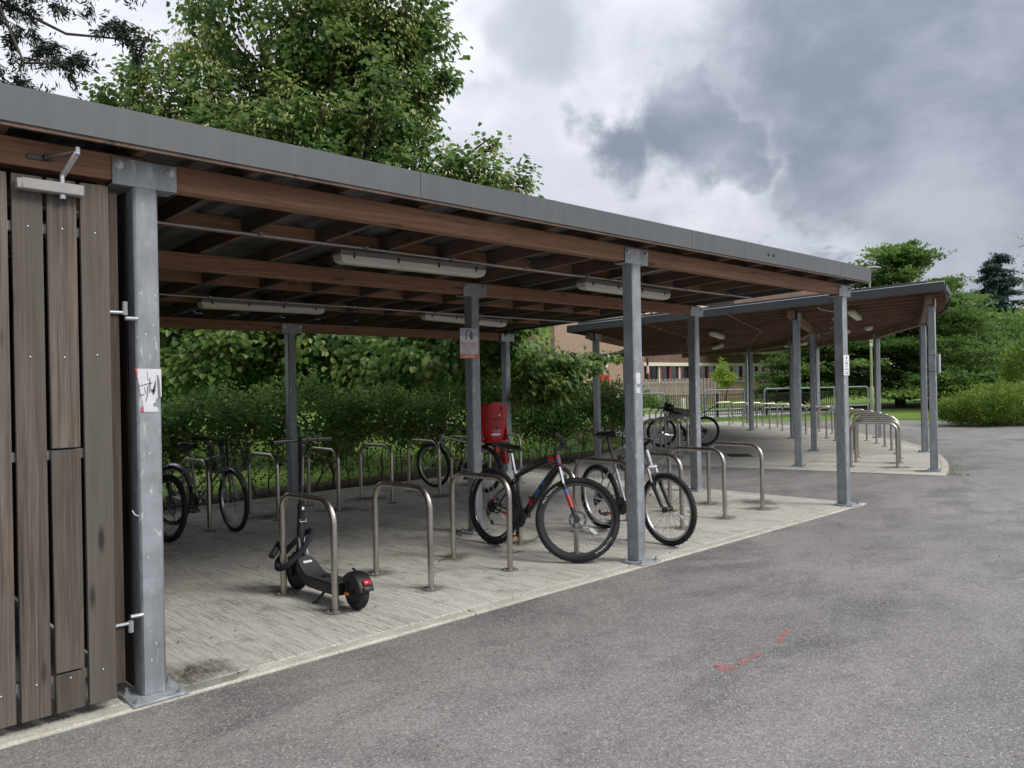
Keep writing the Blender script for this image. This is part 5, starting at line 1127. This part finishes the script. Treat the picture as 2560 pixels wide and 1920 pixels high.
# ---------------------------------------------------------------- trees, hedge, shrubs
# big lime tree behind the hedge, its crown in uneven lobes that come down to the hedge
lt = site(-4.3, 19.5)
L_ = [(site(-7.35, 18.6, 8.3), (1.5, 1.9, 1.5)), (site(-6.9, 18.8, 10.3), (.75, 1.5, 1.4)), (site(-8.0, 18.5, 6.9), (1.9, 1.9, .95)), (site(-9.2, 18.4, 6.9), (1.3, 1.5, .75)), (site(-9.9, 18.4, 6.7), (.8, 1.0, .45)), (site(-8.6, 18.4, 8.3), (.9, 1.2, .8)), (site(-4.6, 18.6, 9.9), (1.35, 1.9, 1.8)), (site(-5.6, 18.9, 8.2), (.8, 1.6, 1.3)), (site(-3.3, 18.7, 9.4), (1.2, 1.8, 1.9)), (site(-4.3, 19.5, 13.2), (2.6, 2.6, 1.6)), (site(-2.45, 18.8, 10.4), (.75, 1.5, 1.4)), (site(-1.95, 18.5, 8.5), (.5, 1.0, .55)), (site(-2.9, 18, 7.6), (1.4, 1.8, 1.2)), (site(-4.8, 17.8, 7.1), (1.6, 1.9, 1.2)), (site(-6.4, 17.8, 6.7), (1.7, 1.9, 1.2)),
      (site(-1.9, 18, 6.3), (1.3, 1.6, .95)), (site(-.75, 17.8, 6.1), (.75, .9, .55)), (site(-.05, 17.6, 5.85), (.60, .8, .50)), (site(-.42, 17.7, 6.75), (.36, .4, .42)), (site(.2, 17.6, 5.45), (.45, .5, .35)), (site(-1.75, 18.6, 9.6), (.42, .7, .5)),
      (site(-7.5, 18, 4.6), (2.3, 2, 1.5)), (site(-3.6, 17.2, 4.5), (2.6, 2, 1.6)), (site(-6.6, 17, 2.9), (2.0, 1.6, .9)), (site(-3.4, 16.6, 2.7), (1.9, 1.5, .8)), (site(-.9, 16.6, 3.4), (1.5, 1.5, 1.1)), (site(-1.2, 15.4, 2.2), (1.3, 1.0, .5)), (site(-5.2, 16.2, 2.5), (1.5, 1.2, .5)), (site(-5.8, 15.9, 1.95), (1.2, .8, .35)), (site(-2.3, 15.8, 1.9), (1.1, .8, .35)), (site(-7.6, 16.2, 2.1), (1.2, .9, .4)), (site(-3.9, 16.2, 1.75), (.8, .6, .3))]
L_ = [(c, tuple(np.array(r) * (.80 if c[2] > 5.5 else 1.0))) for c, r in L_]
tree('lime_tree', lt, L_, 5.5, .34, M['lime'], 'tall lime tree with drooping pale seed bracts rising behind the roof', 'tree', 1850, 42, .33, .14, droop=.8, wl=.95, inner=.5, spread=.38)
ltr = [o for o in S.objects if o.name.startswith('lime_tree')][0]
cent, out = lobe_points([q for q in L_ if q[0][2] > 5], 2400, .9, .10)
C, D, Nn, L, t = clump_leaves(cent, out, 7, .20, .105, 1.1, .8, .4); leaf_object('seed_bract', C, D, Nn, L, L * .36, M['bract'], ltr, t, lt, simple=True)
L_ = [(site(.62, 14.3, 1.85), (.40, .6, .26)), (site(1.2, 14.6, 1.90), (.44, .4, .12)), (site(.4, 14.2, 1.5), (.45, .6, .32)), (site(-.4, 14.8, 2.4), (.8, .8, .5)), (site(1.72, 14.7, 1.95), (.22, .3, .08)), (site(.95, 14.4, 1.55), (.25, .35, .30))]
tree('young_lime_tree', site(-.3, 15.6), L_, 2.0, .07, M['lime'], 'low lime branches reaching towards the brick wall beside the hedge', 'tree', 190, 26, .13, .11, droop=.9, wl=.9, inner=.3, spread=.4)
def bulk(l, f, h, w, label, mat='lime', n=330, per=36, size=.2, name='broadleaf_tree', low=1.2, rad=.8, group='trees on the lawn behind the hedge', simple=True, tr=.22):
    lo = [(site(l + rng.normal() * w * .35, f + rng.normal() * w * .3, low + (h - low) * (.25 + .7 * k / 5)), (w * rng.uniform(.45, .65) * (1.15 - .1 * k), w * .5, (h - low) * .26)) for k in range(6)]
    return tree(name, site(l, f), lo, h * .45, tr, M[mat], label, 'tree', n, per, rad, size, group, .5, .8, .8, simple, .45)
bulk(-13.5, 24, 5.5, 4.5, 'broad tree over the lawn behind the gate post'); bulk(-8.5, 27, 6, 4.5, 'broad tree deep behind the lime trunk'); bulk(-2.6, 28, 6.5, 4.2, 'broad tree behind the dark middle post', n=520); bulk(-.9, 26, 4.2, 1.2, 'smaller leafy tree between the lime and the brick wall', n=240)
far = MB()
ll = np.linspace(-60, 2, 2600); C = np.array([site(l, 58 + rng.normal() * 5, abs(rng.normal()) * 3.2 + .3) for l in ll]); D = rdir(len(C)); leaf_object('treeline', C, D, rdir(len(C)) + np.array([0, 0, .6]), 1.5, 1.1, M['layer'], None, rng.random(len(C)), kind='stuff', simple=True)['label'] = 'dense far treeline beyond the lawn'

# clipped hedge with bare lower stems
H = empty('hedge', (3.5, 6.85, 0), 'clipped beech hedge with bare lower stems behind the rear hoops', 'hedge')
hl = lambda u: 6.88 + max(0, u - 9) * .10
hh = lambda u: 1.45 + .13 * math.sin(u * 1.7) + .11 * math.sin(u * 4.1 + 1) + (-.12 * min(1, max(0, u - 9)) )
mb = MB(); tips = []
k = 0
for u in np.arange(-6, 13.3, .27):
    u = u + rng.normal() * .06; b = np.array([u, hl(u) + rng.normal() * .10, -.04]); s = MB()
    P = limb(s, b, b + (rng.normal() * .12, rng.normal() * .1, rng.uniform(.7, .95)), rng.uniform(.010, .017), .008, 0, 6, 5)
    for _ in range(5):
        q = P[rng.integers(1, 5)]; e = q + np.array([rng.normal() * .28, rng.normal() * .22, rng.uniform(.15, .55)]); limb(s, q, e, .007, .003, .02, 5, 4); tips.append(e)
    obj('stem', s, M['bark'], H, b, 60)
n = 1500; u = rng.uniform(-6, 13.4, n); hgt = np.array([hh(x) for x in u]); low = .62 + .16 * np.sin(u * 2.3) + .12 * rng.normal(size=n)
dens = rng.random(n) ** .75; z = low + (hgt - low) * dens
w = np.where(z > .8, .36, .24); v = np.array([hl(x) for x in u]) + rng.uniform(-1, 1, n) * w
cent = np.c_[u, v, np.minimum(z, hgt)]; out = np.c_[rng.normal(size=n) * .5, (v - np.array([hl(x) for x in u])) * 2.2, (z - .9) * 1.1 + .1]
tp = np.array(tips); m = rng.random(len(tp)) < .55; cent = np.r_[cent, tp[m]]; out = np.r_[out, rdir(m.sum()) * .5 + (0, 0, .2)]
C, D, Nn, L, t = clump_leaves(cent, out, 25, .17, .080, .25, .8, .5)
leaf_object('foliage', C, D, Nn, L, L * .66, M['hedge'], H, t, (3.5, 6.85, 0))
# long fresh shoots above the clipped top, and low leafy sprigs
sh = []; shd = []
for _ in range(150):
    x = rng.uniform(-1, 13); p = np.array([x, hl(x) + rng.normal() * .2, hh(x) - .05]); d = nrm((rng.normal() * .35, rng.normal() * .3, 1))
    for k in range(9): sh.append(p + d * k * .034); shd.append(nrm(d * .4 + rdir(1)[0] * .9))
for _ in range(420):
    x = rng.uniform(-1, 13); p = np.array([x, hl(x) + rng.normal() * .18, rng.uniform(.12, .6)])
    for k in range(7): sh.append(p + rdir(1)[0] * .07); shd.append(rdir(1)[0] * .8 + (0, 0, .1))
sh = np.array(sh); shd = np.array(shd); leaf_object('shoot', sh, shd, rdir(len(sh)) * .6 + (0, 0, .8), .058, .036, M['hedge'], H, np.clip(rng.normal(.72, .25, len(sh)), 0, 1), (3.5, 6.85, 0))

# lawn blades near the hedge and at the far edge
n = 42000; u = rng.uniform(-2, 16, n); v = 7.55 + rng.random(n) ** 1.3 * 10; C = np.c_[u, v, np.full(n, -.05)]; D = rdir(n) * .5 + (0, 0, 1)
a = leaf_object('grass', C, D, rdir(n), .03 + .02 * rng.random(n), .010, M['shrub'], None, np.clip(rng.normal(.55, .25, n), 0, 1), kind='stuff', simple=True); a['label'] = 'lawn grass behind the hedge'
n = 26000; P = np.array([site(l, f, -.05) for l, f in zip(rng.uniform(2, 20, n), rng.uniform(27.5, 37, n))]); dv = P - np.array([CX, CY, 0]); keep = (np.linalg.norm(dv[:, :2], axis=1) < 11.6) | (np.arctan2(dv[:, 1], dv[:, 0]) > R_(-17))
keep &= ~((P[:, 0] - 26.9) * .4 - (P[:, 1] - 1.2) * .0 > 99)
P = P[keep]; ok = []
edge_ = [(26.9, 1.2), (28.3, 4.2), (28.5, 6.2), (25.9, 10.5), (24.7, 11.9), (21.3, 12.6)]
for p in P:
    q = (p - CAM) @ RT; f_ = (p - CAM) @ FW
    inside = f_ > 28.6 + max(0, (q - 8.5)) * .12 and not (30.4 + (q - 2.5) * .51 < f_ < 38 + (q - 2.5) * .2 and q < 15.5)
    ok.append(inside)
P = P[np.array(ok)]; leaf_object('grass', P, rdir(len(P)) * .5 + (0, 0, 1), rdir(len(P)), .07 + .05 * rng.random(len(P)), .02, M['shrub'], None, np.clip(rng.normal(.6, .25, len(P)), 0, 1), kind='stuff', simple=True)['label'] = 'lawn grass beyond the curved shelter'

# big tree with flat layered branches, and its neighbour
def layered(base, h, w, label, nb, mat='layer', up=.25, size=.21, skirt=.6, name='layered_tree', per=85, seed=0, wl=.55, droop=.05, group=None, pw=.8):
    base = np.asarray(base, float); root = empty(name, base, label, 'tree', group); mb = MB(); limb(mb, base - (0, 0, .1), base + (0, 0, h * .93), w * .042, .03, 0, 8, 9); cc, dd, ss = [], [], []
    for k in range(nb):
        z = skirt + (h - skirt) * (k + rng.random()) / nb; fr = 1 - (z - skirt) / (h - skirt); R = w * (fr ** pw) * rng.uniform(.62, 1.1) + .25; a = rng.random() * 6.283
        d = np.array([math.cos(a), math.sin(a), up * rng.uniform(.2, 1.3) * (1.6 - fr) + (1.0 * max(0, .3 - fr) / .3 if up > 0 else 0)]); s = base + (0, 0, max(.4, z - R * .2)); e = s + d * R
        P = limb(mb, s, e, .012 + .02 * R * .5, .008, .05, 5, 5)
        m = int(per * (R / w + .15)); t = rng.random(m) ** .6; q = s + (e - s) * t[:, None] + np.c_[rng.normal(size=(m, 2)) * (.10 + .13 * R * (.35 + t))[:, None], rng.normal(size=m) * .07 + (np.sin(t * 3.1) * R * .05)]
        cc.append(q); dd.append(np.tile(d, (m, 1)) * .6 + np.c_[rng.normal(size=(m, 2)) * .5, np.zeros(m)]); ss.append(np.full(m, rng.random()))
    obj('trunk', mb, M['bark'], root, base, 60); cc = np.concatenate(cc); dd = np.concatenate(dd); ss = np.concatenate(ss)
    i = np.repeat(np.arange(len(cc)), 9); n = len(i); C = cc[i] + rng.normal(size=(n, 3)) * (.15, .15, .045); D = dd[i] + rdir(n) * .45; D[:, 2] -= droop; Nn = rdir(n) * .35 + (0, 0, 1)
    leaf_object('crown', C, D, Nn, size * rng.uniform(.6, 1.2, n), size * wl, M[mat], root, np.clip(ss[i] * .55 + rng.random(n) * .45, 0, 1), base, simple=True); return root
layered(site(20.4, 42), 8.0, 6.6, 'large tree with flat layered branches behind the lamp post', 130, per=110)
layered(site(24.2, 45), 6.6, 4.6, 'second tree with flat layered branches, beside the dark conifer', 90, per=100)
layered(site(15.2, 41.5), 4.6, 2.4, 'low layered tree by the long brick wing of the building', 60, per=80)
def conifer(base, h, w, label, mat='spruce', name='conifer', nb=130, size=.32, group=None, tips=1):
    return layered(base, h, w, label, nb, mat, -.12, size, .3, name, 55, 0, .38, .25, group, .72)
conifer(site(36.6, 60), 10.6, 4.0, 'tall dark blue green conifer beyond the shrubs', nb=150)
conifer(site(34.0, 62), 7.2, 2.6, 'shorter dark conifer beside the tall blue green one')
def shrub(name, base, lobes, mat, label, n, per, rad, size, cat='shrub', wl=.5, group=None, droop=-.35, simple=True, trunk=True):
    base = np.asarray(base, float); root = empty(name, base, label, cat, group); mb = MB()
    for c, r in lobes:
        for _ in range(3): limb(mb, base + (rng.normal() * .15, rng.normal() * .15, -.05), np.asarray(c) + rdir(1)[0] * np.array(r) * .6, .03, .008, .02, 5, 4)
    obj('stem', mb, M['bark'], root, base, 60); cent, out = lobe_points(lobes, n, .72, .10); cent[:, 2] = np.maximum(cent[:, 2], .02); out[:, 2] = out[:, 2] * .6 + .25
    C, D, Nn, L, t = clump_leaves(cent, out, per, rad, size, droop, .9, .45)
    leaf_object('foliage', C, D, Nn, L, L * wl, M[mat], root, t, base, simple=simple); return root
shrub('yew_bush', site(14.9, 24.9), [(site(14.2, 24.7, .50), (.85, .95, .46)), (site(15.2, 24.8, .62), (1.1, 1.1, .58)), (site(16.6, 25.0, .70), (1.3, 1.2, .58)), (site(18.2, 25.2, .75), (1.4, 1.2, .6)), (site(13.75, 24.6, .42), (.45, .6, .30))], 'yew', 'low dense yew bush with yellow green tips at the edge of the asphalt', 2600, 20, .13, .095, wl=.35)
shrub('round_shrub', site(20.4, 30.5), [(site(20.3, 30.5, 1.6), (1.25, 1.3, 1.35)), (site(21.9, 30.8, 1.7), (1.6, 1.4, 1.5))], 'yew', 'tall rounded yellow green shrub behind the yew bush', 900, 26, .26, .15, wl=.4)
L_ = [(site(27 + 2.2 * k, 48 + 1.3 * (k % 2), 2.2 + .5 * ((k * 7) % 3)), (2.2, 2, 1.6 + .25 * (k % 3))) for k in range(5)]
shrub('shrub_bank', site(30, 48), L_, 'shrub', 'bank of pale green shrubs in front of the conifers', 900, 30, .55, .24, wl=.55)
shrub('shrub_bank', site(24.6, 40), [(site(24.2, 40, 1.0), (1.4, 1.2, .8)), (site(22.6, 40.4, .7), (1.1, 1, .6))], 'layer', 'dark low shrub at the foot of the layered trees', 300, 26, .32, .18)
mb = MB(); V = []; f = []
for i in range(13):
    for j in range(9):
        q = site(24 + i * 1.6, 33 + j * 2.4, 0); V.append((q[0], q[1], -.055 + 1.15 * math.sin(math.pi * i / 12) ** 1.0 * math.sin(math.pi * j / 8)))
for i in range(12):
    for j in range(8): a = i * 9 + j; f.append((a, a + 9, a + 10, a + 1))
tag(obj('grass_mound', mb.add(V, f), M['grass'], None, (0, 0, 0), 80), 'low grassy mound behind the yew bush', None, None, 'structure')
bt = site(18.9, 28.2)
tree('golden_conifer', bt, [(site(19.3, 28.0, 5.5), (.7, .8, 1.35)), (site(19.5, 28.2, 4.0), (.65, .8, 1.1)), (site(19.9, 28.2, 2.8), (.7, .8, .9))], 4.8, .11, M['yew'], 'bright green tree at the edge of the view beside the conifers', 'tree', 330, 34, .40, .13, None, .2, .8, .5, True)
# hanging conifer boughs overhead beside the gate
cb_ = site(-9.5, 9.0); root = empty('cedar_tree', cb_, 'dark conifer whose drooping boughs hang over the shelter roof by the gate', 'tree'); mb = MB(); limb(mb, cb_, cb_ + (0, 0, 9), .3, .12, 0, 10, 6); cc = []; dd = []
for e, s_ in (((-4.35, 9.6, 5.75), 7.0), ((-4.9, 9.4, 5.4), 6.6), ((-5.4, 9.3, 5.05), 6.2), ((-4.6, 9.9, 6.4), 7.6), ((-5.9, 9.6, 6.1), 7.4), ((-5.3, 9.9, 6.7), 8.0), ((-6.4, 9.2, 5.2), 6.3)):
    p1 = site(*e); P = limb(mb, cb_ + (0, 0, s_), p1, .05, .010, .06, 6, 8)
    for _ in range(26):
        t = rng.uniform(.30, 1.0); q = cb_ + (0, 0, s_) + (p1 - cb_ - (0, 0, s_)) * t + rng.normal(size=3) * .05 + (0, 0, math.sin(t * 3.1) * .35); ln = rng.uniform(.25, .62) * (1.25 - .4 * t); d = nrm((rng.normal() * .45, rng.normal() * .45, -.55))
        mb.tube([q, q + d * ln * .5 + (0, 0, .02), q + d * ln], [.006, .004, .002], 4)
        for k in range(30): cc.append(q + d * ln * k / 29); dd.append(nrm(d * .8 + rdir(1)[0] * .75))
    for k in range(140): t = rng.uniform(.35, 1.02); cc.append(cb_ + (0, 0, s_) + (p1 - cb_ - (0, 0, s_)) * t + (0, 0, math.sin(t * 3.1) * .3) + rng.normal(size=3) * .06); dd.append(nrm(rdir(1)[0] - (0, 0, .4)))
obj('trunk', mb, M['bark'], root, cb_, 60); cc = np.array(cc); dd = np.array(dd); i = np.repeat(np.arange(len(cc)), 5); n = len(i)
leaf_object('crown', cc[i] + rng.normal(size=(n, 3)) * .028, dd[i] + rdir(n) * .5, rdir(n), .085 * rng.uniform(.6, 1.2, n), .020, M['cedar'], root, rng.random(n), cb_, simple=True)
yt = site(11.9, 45); tree('sapling', yt, [(site(11.9, 45, 1.75), (.34, .34, .55)), (site(12.2, 45, 1.7), (.42, .35, .22)), (site(11.85, 45, 2.35), (.2, .2, .28)), (site(11.55, 45, 1.75), (.28, .25, .22))], 1.3, .03, M['bright'], 'vivid yellow green sapling in front of the timber fence', 'tree', 95, 22, .17, .11, None, .3, .9, .7, True)

# ---------------------------------------------------------------- street furniture and railings far off
lp_ = site(16.72, 37.2); lpo = empty('lamp_post', lp_, 'tall pale green lamp post standing in front of the layered tree', 'lamp post')
obj('post_base', MB().lathe(lp_, [(.095, 0), (.095, 1.05), (.06, 1.14)], 16), M['lamppost'], lpo, lp_); obj('post_shaft', MB().lathe(lp_ + (0, 0, 1.13), [(.06, 0), (.05, 2.4), (.04, 5.0)], 14), M['lamppost'], lpo, lp_)
tp_ = lp_ + (0, 0, 6.1); obj('post_arm', MB().tube([tp_, tp_ + RT * .06 + (0, 0, .28), tp_ + RT * .16 + (0, 0, .45)], .035, 8), M['lampbody'], lpo, tp_); hd = tp_ + RT * .10 + (0, 0, .50); obj('lamp_head', MB().sphere(hd, (.42, .42, .10), 16, 8), M['lampbody'], lpo, hd, 60); obj('lamp_lens', MB().sphere(hd - (0, 0, .05), (.28, .28, .10), 14, 8), M['diffuser'], lpo, hd, 60)
obj('number_label', MB().box(lp_ + (0, 0, 3.2) - FW * .058, (.11, .004, .42), np.c_[RT, FW, (0, 0, 1)]), M['white'], lpo, lp_ + (0, 0, 3.2))
mbk = MB().box(lp_ + (0, 0, 3.28) - FW * .061, (.05, .002, .05), np.c_[RT, FW, (0, 0, 1)]).box(lp_ + (0, 0, 3.18) - FW * .061, (.05, .002, .09), np.c_[RT, FW, (0, 0, 1)]); obj('label_print', mbk, M['ink'], lpo, lp_ + (0, 0, 3.2))
def railing(a, b, h, label):
    a, b = np.asarray(a, float), np.asarray(b, float); d = nrm(b - a); L = np.linalg.norm(b - a); r = empty('railing', (a + b) / 2, label, 'railing'); m = (a + b) / 2
    for z in (h, .14): obj('rail', MB().bar(a + (0, 0, z), b + (0, 0, z), .045, .03), M['railblack'], r, m)
    for t in np.arange(0, L + .1, 2.55): obj('post', MB().bar(a + d * t, a + d * t + (0, 0, h + .06), .07, .07, (1, 0, 0)), M['railblack'], r, a + d * t)
    mb = MB()
    for t in np.arange(.1, L, .105): mb.bar(a + d * t + (0, 0, .1), a + d * t + (0, 0, h - .01), .02, .02, (1, 0, 0))
    obj('bars', mb, M['railblack'], r, m, kind='stuff')
railing(site(6.3, 33.0, -.05), site(15.2, 36.4, -.05), .98, 'black vertical bar railing along the footpath')
def handrail(a, b, zs, posts, label):
    a, b = np.asarray(a, float), np.asarray(b, float); r = empty('handrail', (a + b) / 2, label, 'handrail', 'tubular steel handrails'); m = (a + b) / 2; top = max(zs)
    obj('top_rail', MB().tube(arc_hoop([a, a + (0, 0, top), b + (0, 0, top), b], .12, 5), .03, 8), M['galv'], r, m)
    for z in zs[1:]: obj('lower_rail', MB().tube([a + (0, 0, z), b + (0, 0, z)], .025, 8), M['galv'], r, m)
    for t in np.linspace(0, 1, posts)[1:-1]: q = a + (b - a) * t; obj('post', MB().tube([q, q + (0, 0, top)], .028, 8), M['galv'], r, q)
handrail(site(4.0, 31.5, -.05), site(6.05, 31.8, -.05), (1.12, .45), 2, 'tubular steel handrail by the black and white post')
handrail(site(7.7, 32, -.05), site(9.45, 32.6, -.05), (1.2, .42), 2, 'short tubular handrail panel before the black railing')
handrail(site(10.4, 33.0, -.05), site(15.2, 34.2, -.05), (1.2, .42), 4, 'long tubular handrail running towards the layered tree')
bp = site(9.0, 53); b_ = empty('banded_post', bp, 'thin black and white banded post near the timber fence', 'post')
for k in range(6): obj('band', MB().cyl(bp + (0, 0, .52 * k), bp + (0, 0, .52 * k + .515), .075, 12), M['cream'] if k % 2 == 0 else M['ink'], b_, bp)
bo = site(7.35, 34.5); b_ = empty('bollard', bo, 'short white bollard beside the railing', 'bollard'); obj('bollard_body', MB().lathe(bo, [(.11, -.05), (.11, .74), (.08, .8)], 14), M['cream'], b_, bo)
# timber fence of upright boards
fa, fb = site(6.9, 50.5), site(14.4, 55.5); fd = nrm(fb - fa); fL = np.linalg.norm(fb - fa); FE = empty('timber_fence', (fa + fb) / 2, 'tall grey timber fence of upright boards below the office windows', 'fence'); fn = np.array([-fd[1], fd[0], 0])
bme = mesh_of('board', MB().box((0, 0, .86), (.135, .022, 1.72), np.c_[fd, fn, (0, 0, 1)], .004), M['fenceboard'])
for k, t in enumerate(np.arange(0, fL, .17)):
    o = bpy.data.objects.new('board', bme); COL.objects.link(o); o.parent = FE; o.location = fa + fd * t + fn * (.03 if k % 2 else -.03) - (fa + fb) / 2 + (0, 0, rng.normal() * .008 - .03)
for z in (.4, 1.3): obj('rail', MB().bar(fa + (0, 0, z), fb + (0, 0, z), .03, .09), M['fenceboard'], FE, (fa + fb) / 2)
shrub('shrub', site(8.3, 49), [(site(8.0, 49, .35), (.7, .5, .4)), (site(9.1, 49, .3), (.6, .5, .35))], 'shrub', 'small bushes at the foot of the timber fence', 90, 22, .25, .16)

# ---------------------------------------------------------------- school building
bt_ = nrm(.7225 * RT + .6914 * FW); bn = np.array([bt_[1], -bt_[0], 0]); 
if bn @ FW > 0: bn = -bn
b0 = site(9.3, 59.5); BR = np.c_[bt_, bn, (0, 0, 1)]
BD = empty('school_building', b0 + bt_ * 6, 'brown brick and timber building with red framed windows beyond the shelters', 'building'); 
def bw(t0, t1, d0, d1, z0, z1, name, mat, parent=None, ch=0): # block given by run along the front, depth towards us, height
    c = b0 + bt_ * (t0 + t1) / 2 + bn * (d0 + d1) / 2 + (0, 0, (z0 + z1) / 2); return obj(name, MB().box(c, (abs(t1 - t0), abs(d1 - d0), z1 - z0), BR, ch), mat, parent or BD, c)
# brick block: its own axes so the courses run along the wall
def local_box(name, t0, t1, d0, d1, z0, z1, mat):
    me = mesh_of(name, MB().box(((t0 + t1) / 2, (d0 + d1) / 2, (z0 + z1) / 2), (t1 - t0, d1 - d0, z1 - z0)), mat)
    me2 = me; o = bpy.data.objects.new(name, me2); COL.objects.link(o); o.parent = BD; o.location = b0 - WL[BD.name]; o.rotation_euler = (R_(90) * 0, 0, math.atan2(bt_[1], bt_[0])); return o
def brick_front(name, t0, t1, d, z0, z1, depth=.3):
    """brick wall built in the XY plane of its own frame and stood upright, so that brick courses lie level"""
    me = mesh_of(name, MB().box(((t0 + t1) / 2, (z0 + z1) / 2, -depth / 2), (t1 - t0, z1 - z0, depth)), M['brick'])
    o = bpy.data.objects.new(name, me); COL.objects.link(o); o.parent = BD; o.location = b0 + bn * d - WL[BD.name]
    Mx = Matrix(((bt_[0], 0, bn[0]), (bt_[1], 0, bn[1]), (0, 1, 0))); o.rotation_euler = Mx.to_euler(); return o
brick_front('brick_wall', -9.5, .1, .6, -.1, 6.6, .6); brick_front('plinth', .1, 45, 0, -.1, 1.40, .3)
bw(-9.5, 45, -9, -.31, 0, 7.2, 'rear_mass', M['brick'])
bw(.1, 45, -.02, .08, 1.40, 1.50, 'sill', M['cream']); bw(.1, 45, -.02, .12, 2.72, 2.98, 'string_course', M['cream'])
bw(.1, 45, -.30, -.24, 1.5, 2.72, 'window_back', M['darkmetal'])
for k in range(15):
    tt = .1 + 2.7 * k
    for q0, q1 in ((.32, 1.42), (1.55, 2.66)): bw(tt + q0, tt + q1, -.20, -.185, 1.52, 2.70, 'window', M['glass'])
    for q, m_ in ((0, 'cream'), (.18, 'redframe'), (1.42, 'redframe')): bw(tt + q, tt + q + .14, -.18, -.04 + .01 * (m_ == 'cream'), 1.5, 2.72, 'mullion', M[m_], BD)
for k in range(15): bw(.1 + 2.0 * k, .1 + 2.0 * k + 1.985, .0 + .01 * (k % 2), .07, 2.98, 5.3, 'cladding_panel', M['cladding'])
bw(9.2, 45, .1, 3.2, 3.65, 5.35, 'overhang', M['plankdk'])
for k in range(14): w_ = bw(.2 + .95 * k, .2 + .95 * k + .88, -.15, -.12, 5.55, 7.0, 'upper_window', M['paleglass'] if k < 4 else M['glass']); bw(.12 + .95 * k, .12 + .95 * k + .08, -.12, .02, 5.45, 7.05, 'upper_mullion', M['redframe'])
bw(.1, 14, -.02, .1, 5.3, 5.5, 'upper_sill', M['cream']); bw(4, 45, -.3, .9, 7.25, 7.5, 'eaves_board', M['cream'])
for k in range(14): bw(13.6 + 2 * k, 13.6 + 2 * k + 1.98, .12, .2, 5.4, 10.2, 'cladding_panel', M['cladding'])
bw(13.6, 45, -6, .11, 7.5, 10.2, 'upper_mass', M['plankdk'])
for t_ in (11.2, 16.8, 17.6): c = b0 + bt_ * t_ + bn * 3.0; obj('column', MB().cyl(c - (0, 0, .1), c + (0, 0, 5.4), .11, 12), M['galv2'], BD, c)
bw(-4.95, -4.0, .605, .66, .0, 2.05, 'door', M['door']); dr_ = b0 + bt_ * -4.3 + bn * .68 + (0, 0, 1.25); obj('door_sign', MB().box(dr_, (.16, .02, .2), BR), M['white'], BD, dr_)
wl_ = b0 + bt_ * -4.45 + bn * .7 + (0, 0, 2.75); wlp = empty('wall_lamp', wl_, 'round black and white wall lamp above the red door', 'lamp'); obj('lamp_body', MB().lathe(wl_ - bn * .08, [(.26, 0), (.26, .10), (.2, .14)], 20, bn), M['ink'], wlp, wl_); obj('lamp_glass', MB().lathe(wl_ + (0, 0, -.05) + bn * .04, [(.17, 0), (.15, .06), (.05, .09)], 18, bn), M['cream'], wlp, wl_)

# ---------------------------------------------------------------- litter on the ground
mb = MB()
def twig(x, y, z, L, a, par=None):
    p = np.array([x, y, z]); d = np.array([math.cos(a), math.sin(a), 0]); n_ = np.array([-d[1], d[0], 0]); m = MB(); pts = [p + d * L * t + n_ * rng.normal() * L * .06 + (0, 0, .004 + abs(rng.normal()) * .003) for t in np.linspace(0, 1, 5)]
    m.tube(pts, [.0045, .004, .0035, .003, .002], 5); q = pts[2]; m.tube([q, q + d * L * .2 + n_ * L * .16 + (0, 0, .004)], [.003, .0015], 4); return m
tl = ['thin forked twig beside the hoop under the black mountain bike', 'dry twig near the foot of the dark middle post', 'short twig on the concrete below the black mountain bike', 'long dry twig by the hoop in the middle of the front row', 'twig lying in the open middle of the floor', 'twig close to the rear hoops']
for (x, y, L, a), lb in zip(((4.05, 1.30, .38, .3), (3.80, 2.02, .42, 1.2), (3.55, 1.05, .12, -.5), (2.86, 1.27, .30, .1), (2.6, 2.6, .12, .2), (4.0, 4.25, .30, .4)), tl): tag(obj('twig', twig(x, y, 0, L, a), M['twig'], None, (x, y, 0)), lb, 'twig')
n = 900; u = rng.uniform(-.2, 8.2, n); v = np.where(rng.random(n) < .6, 5.9 - abs(rng.normal(size=n)) * .7, rng.uniform(-.1, 6, n)); C = np.c_[u, v, np.full(n, .004)]; D = rdir(n); D[:, 2] = abs(D[:, 2]) * .25; 
leaf_object('leaf_litter', C, D, rdir(n) * .3 + (0, 0, 1), .024 * rng.uniform(.4, 1.3, n), .014, M['litter'], None, None, kind='stuff', simple=True)['label'] = 'scattered dry leaf bits on the concrete floor'
n = 420; P = np.c_[rng.uniform(-1, 14, n), rng.uniform(-5, -.2, n) , np.full(n, -.010)]; D = rdir(n); D[:, 2] = abs(D[:, 2]) * .2
leaf_object('grit', P, D, rdir(n) * .3 + (0, 0, 1), .014 * rng.uniform(.5, 1.6, n), .008, M['litter'], None, None, kind='stuff', simple=True)['label'] = 'tiny dry scraps scattered on the asphalt'
n = 2200; P = np.c_[rng.uniform(-3, 13, n), 6.75 + rng.normal(size=n) * .35, np.full(n, -.02)]; P = P[P[:, 1] > 6.17]; n = len(P); D = rdir(n); D[:, 2] = abs(D[:, 2]) * .5
leaf_object('leaf_litter', P, D, rdir(n) * .3 + (0, 0, 1), .05 * rng.uniform(.4, 1.3, n), .03, M['litter'], None, None, kind='stuff', simple=True)['label'] = 'dead leaves on the soil under the hedge'
n = 120; t = rng.random(n); pts = np.array([ca(a, -.22 - abs(rng.normal()) * .1, -.01) for a in -76 + t ** 3 * 18]); leaf_object('weeds', pts, rdir(n) * .6 + (0, 0, .8), rdir(n), .04, .014, M['shrub'], None, None, kind='stuff', simple=True)['label'] = 'small weeds along the curved floor edge'
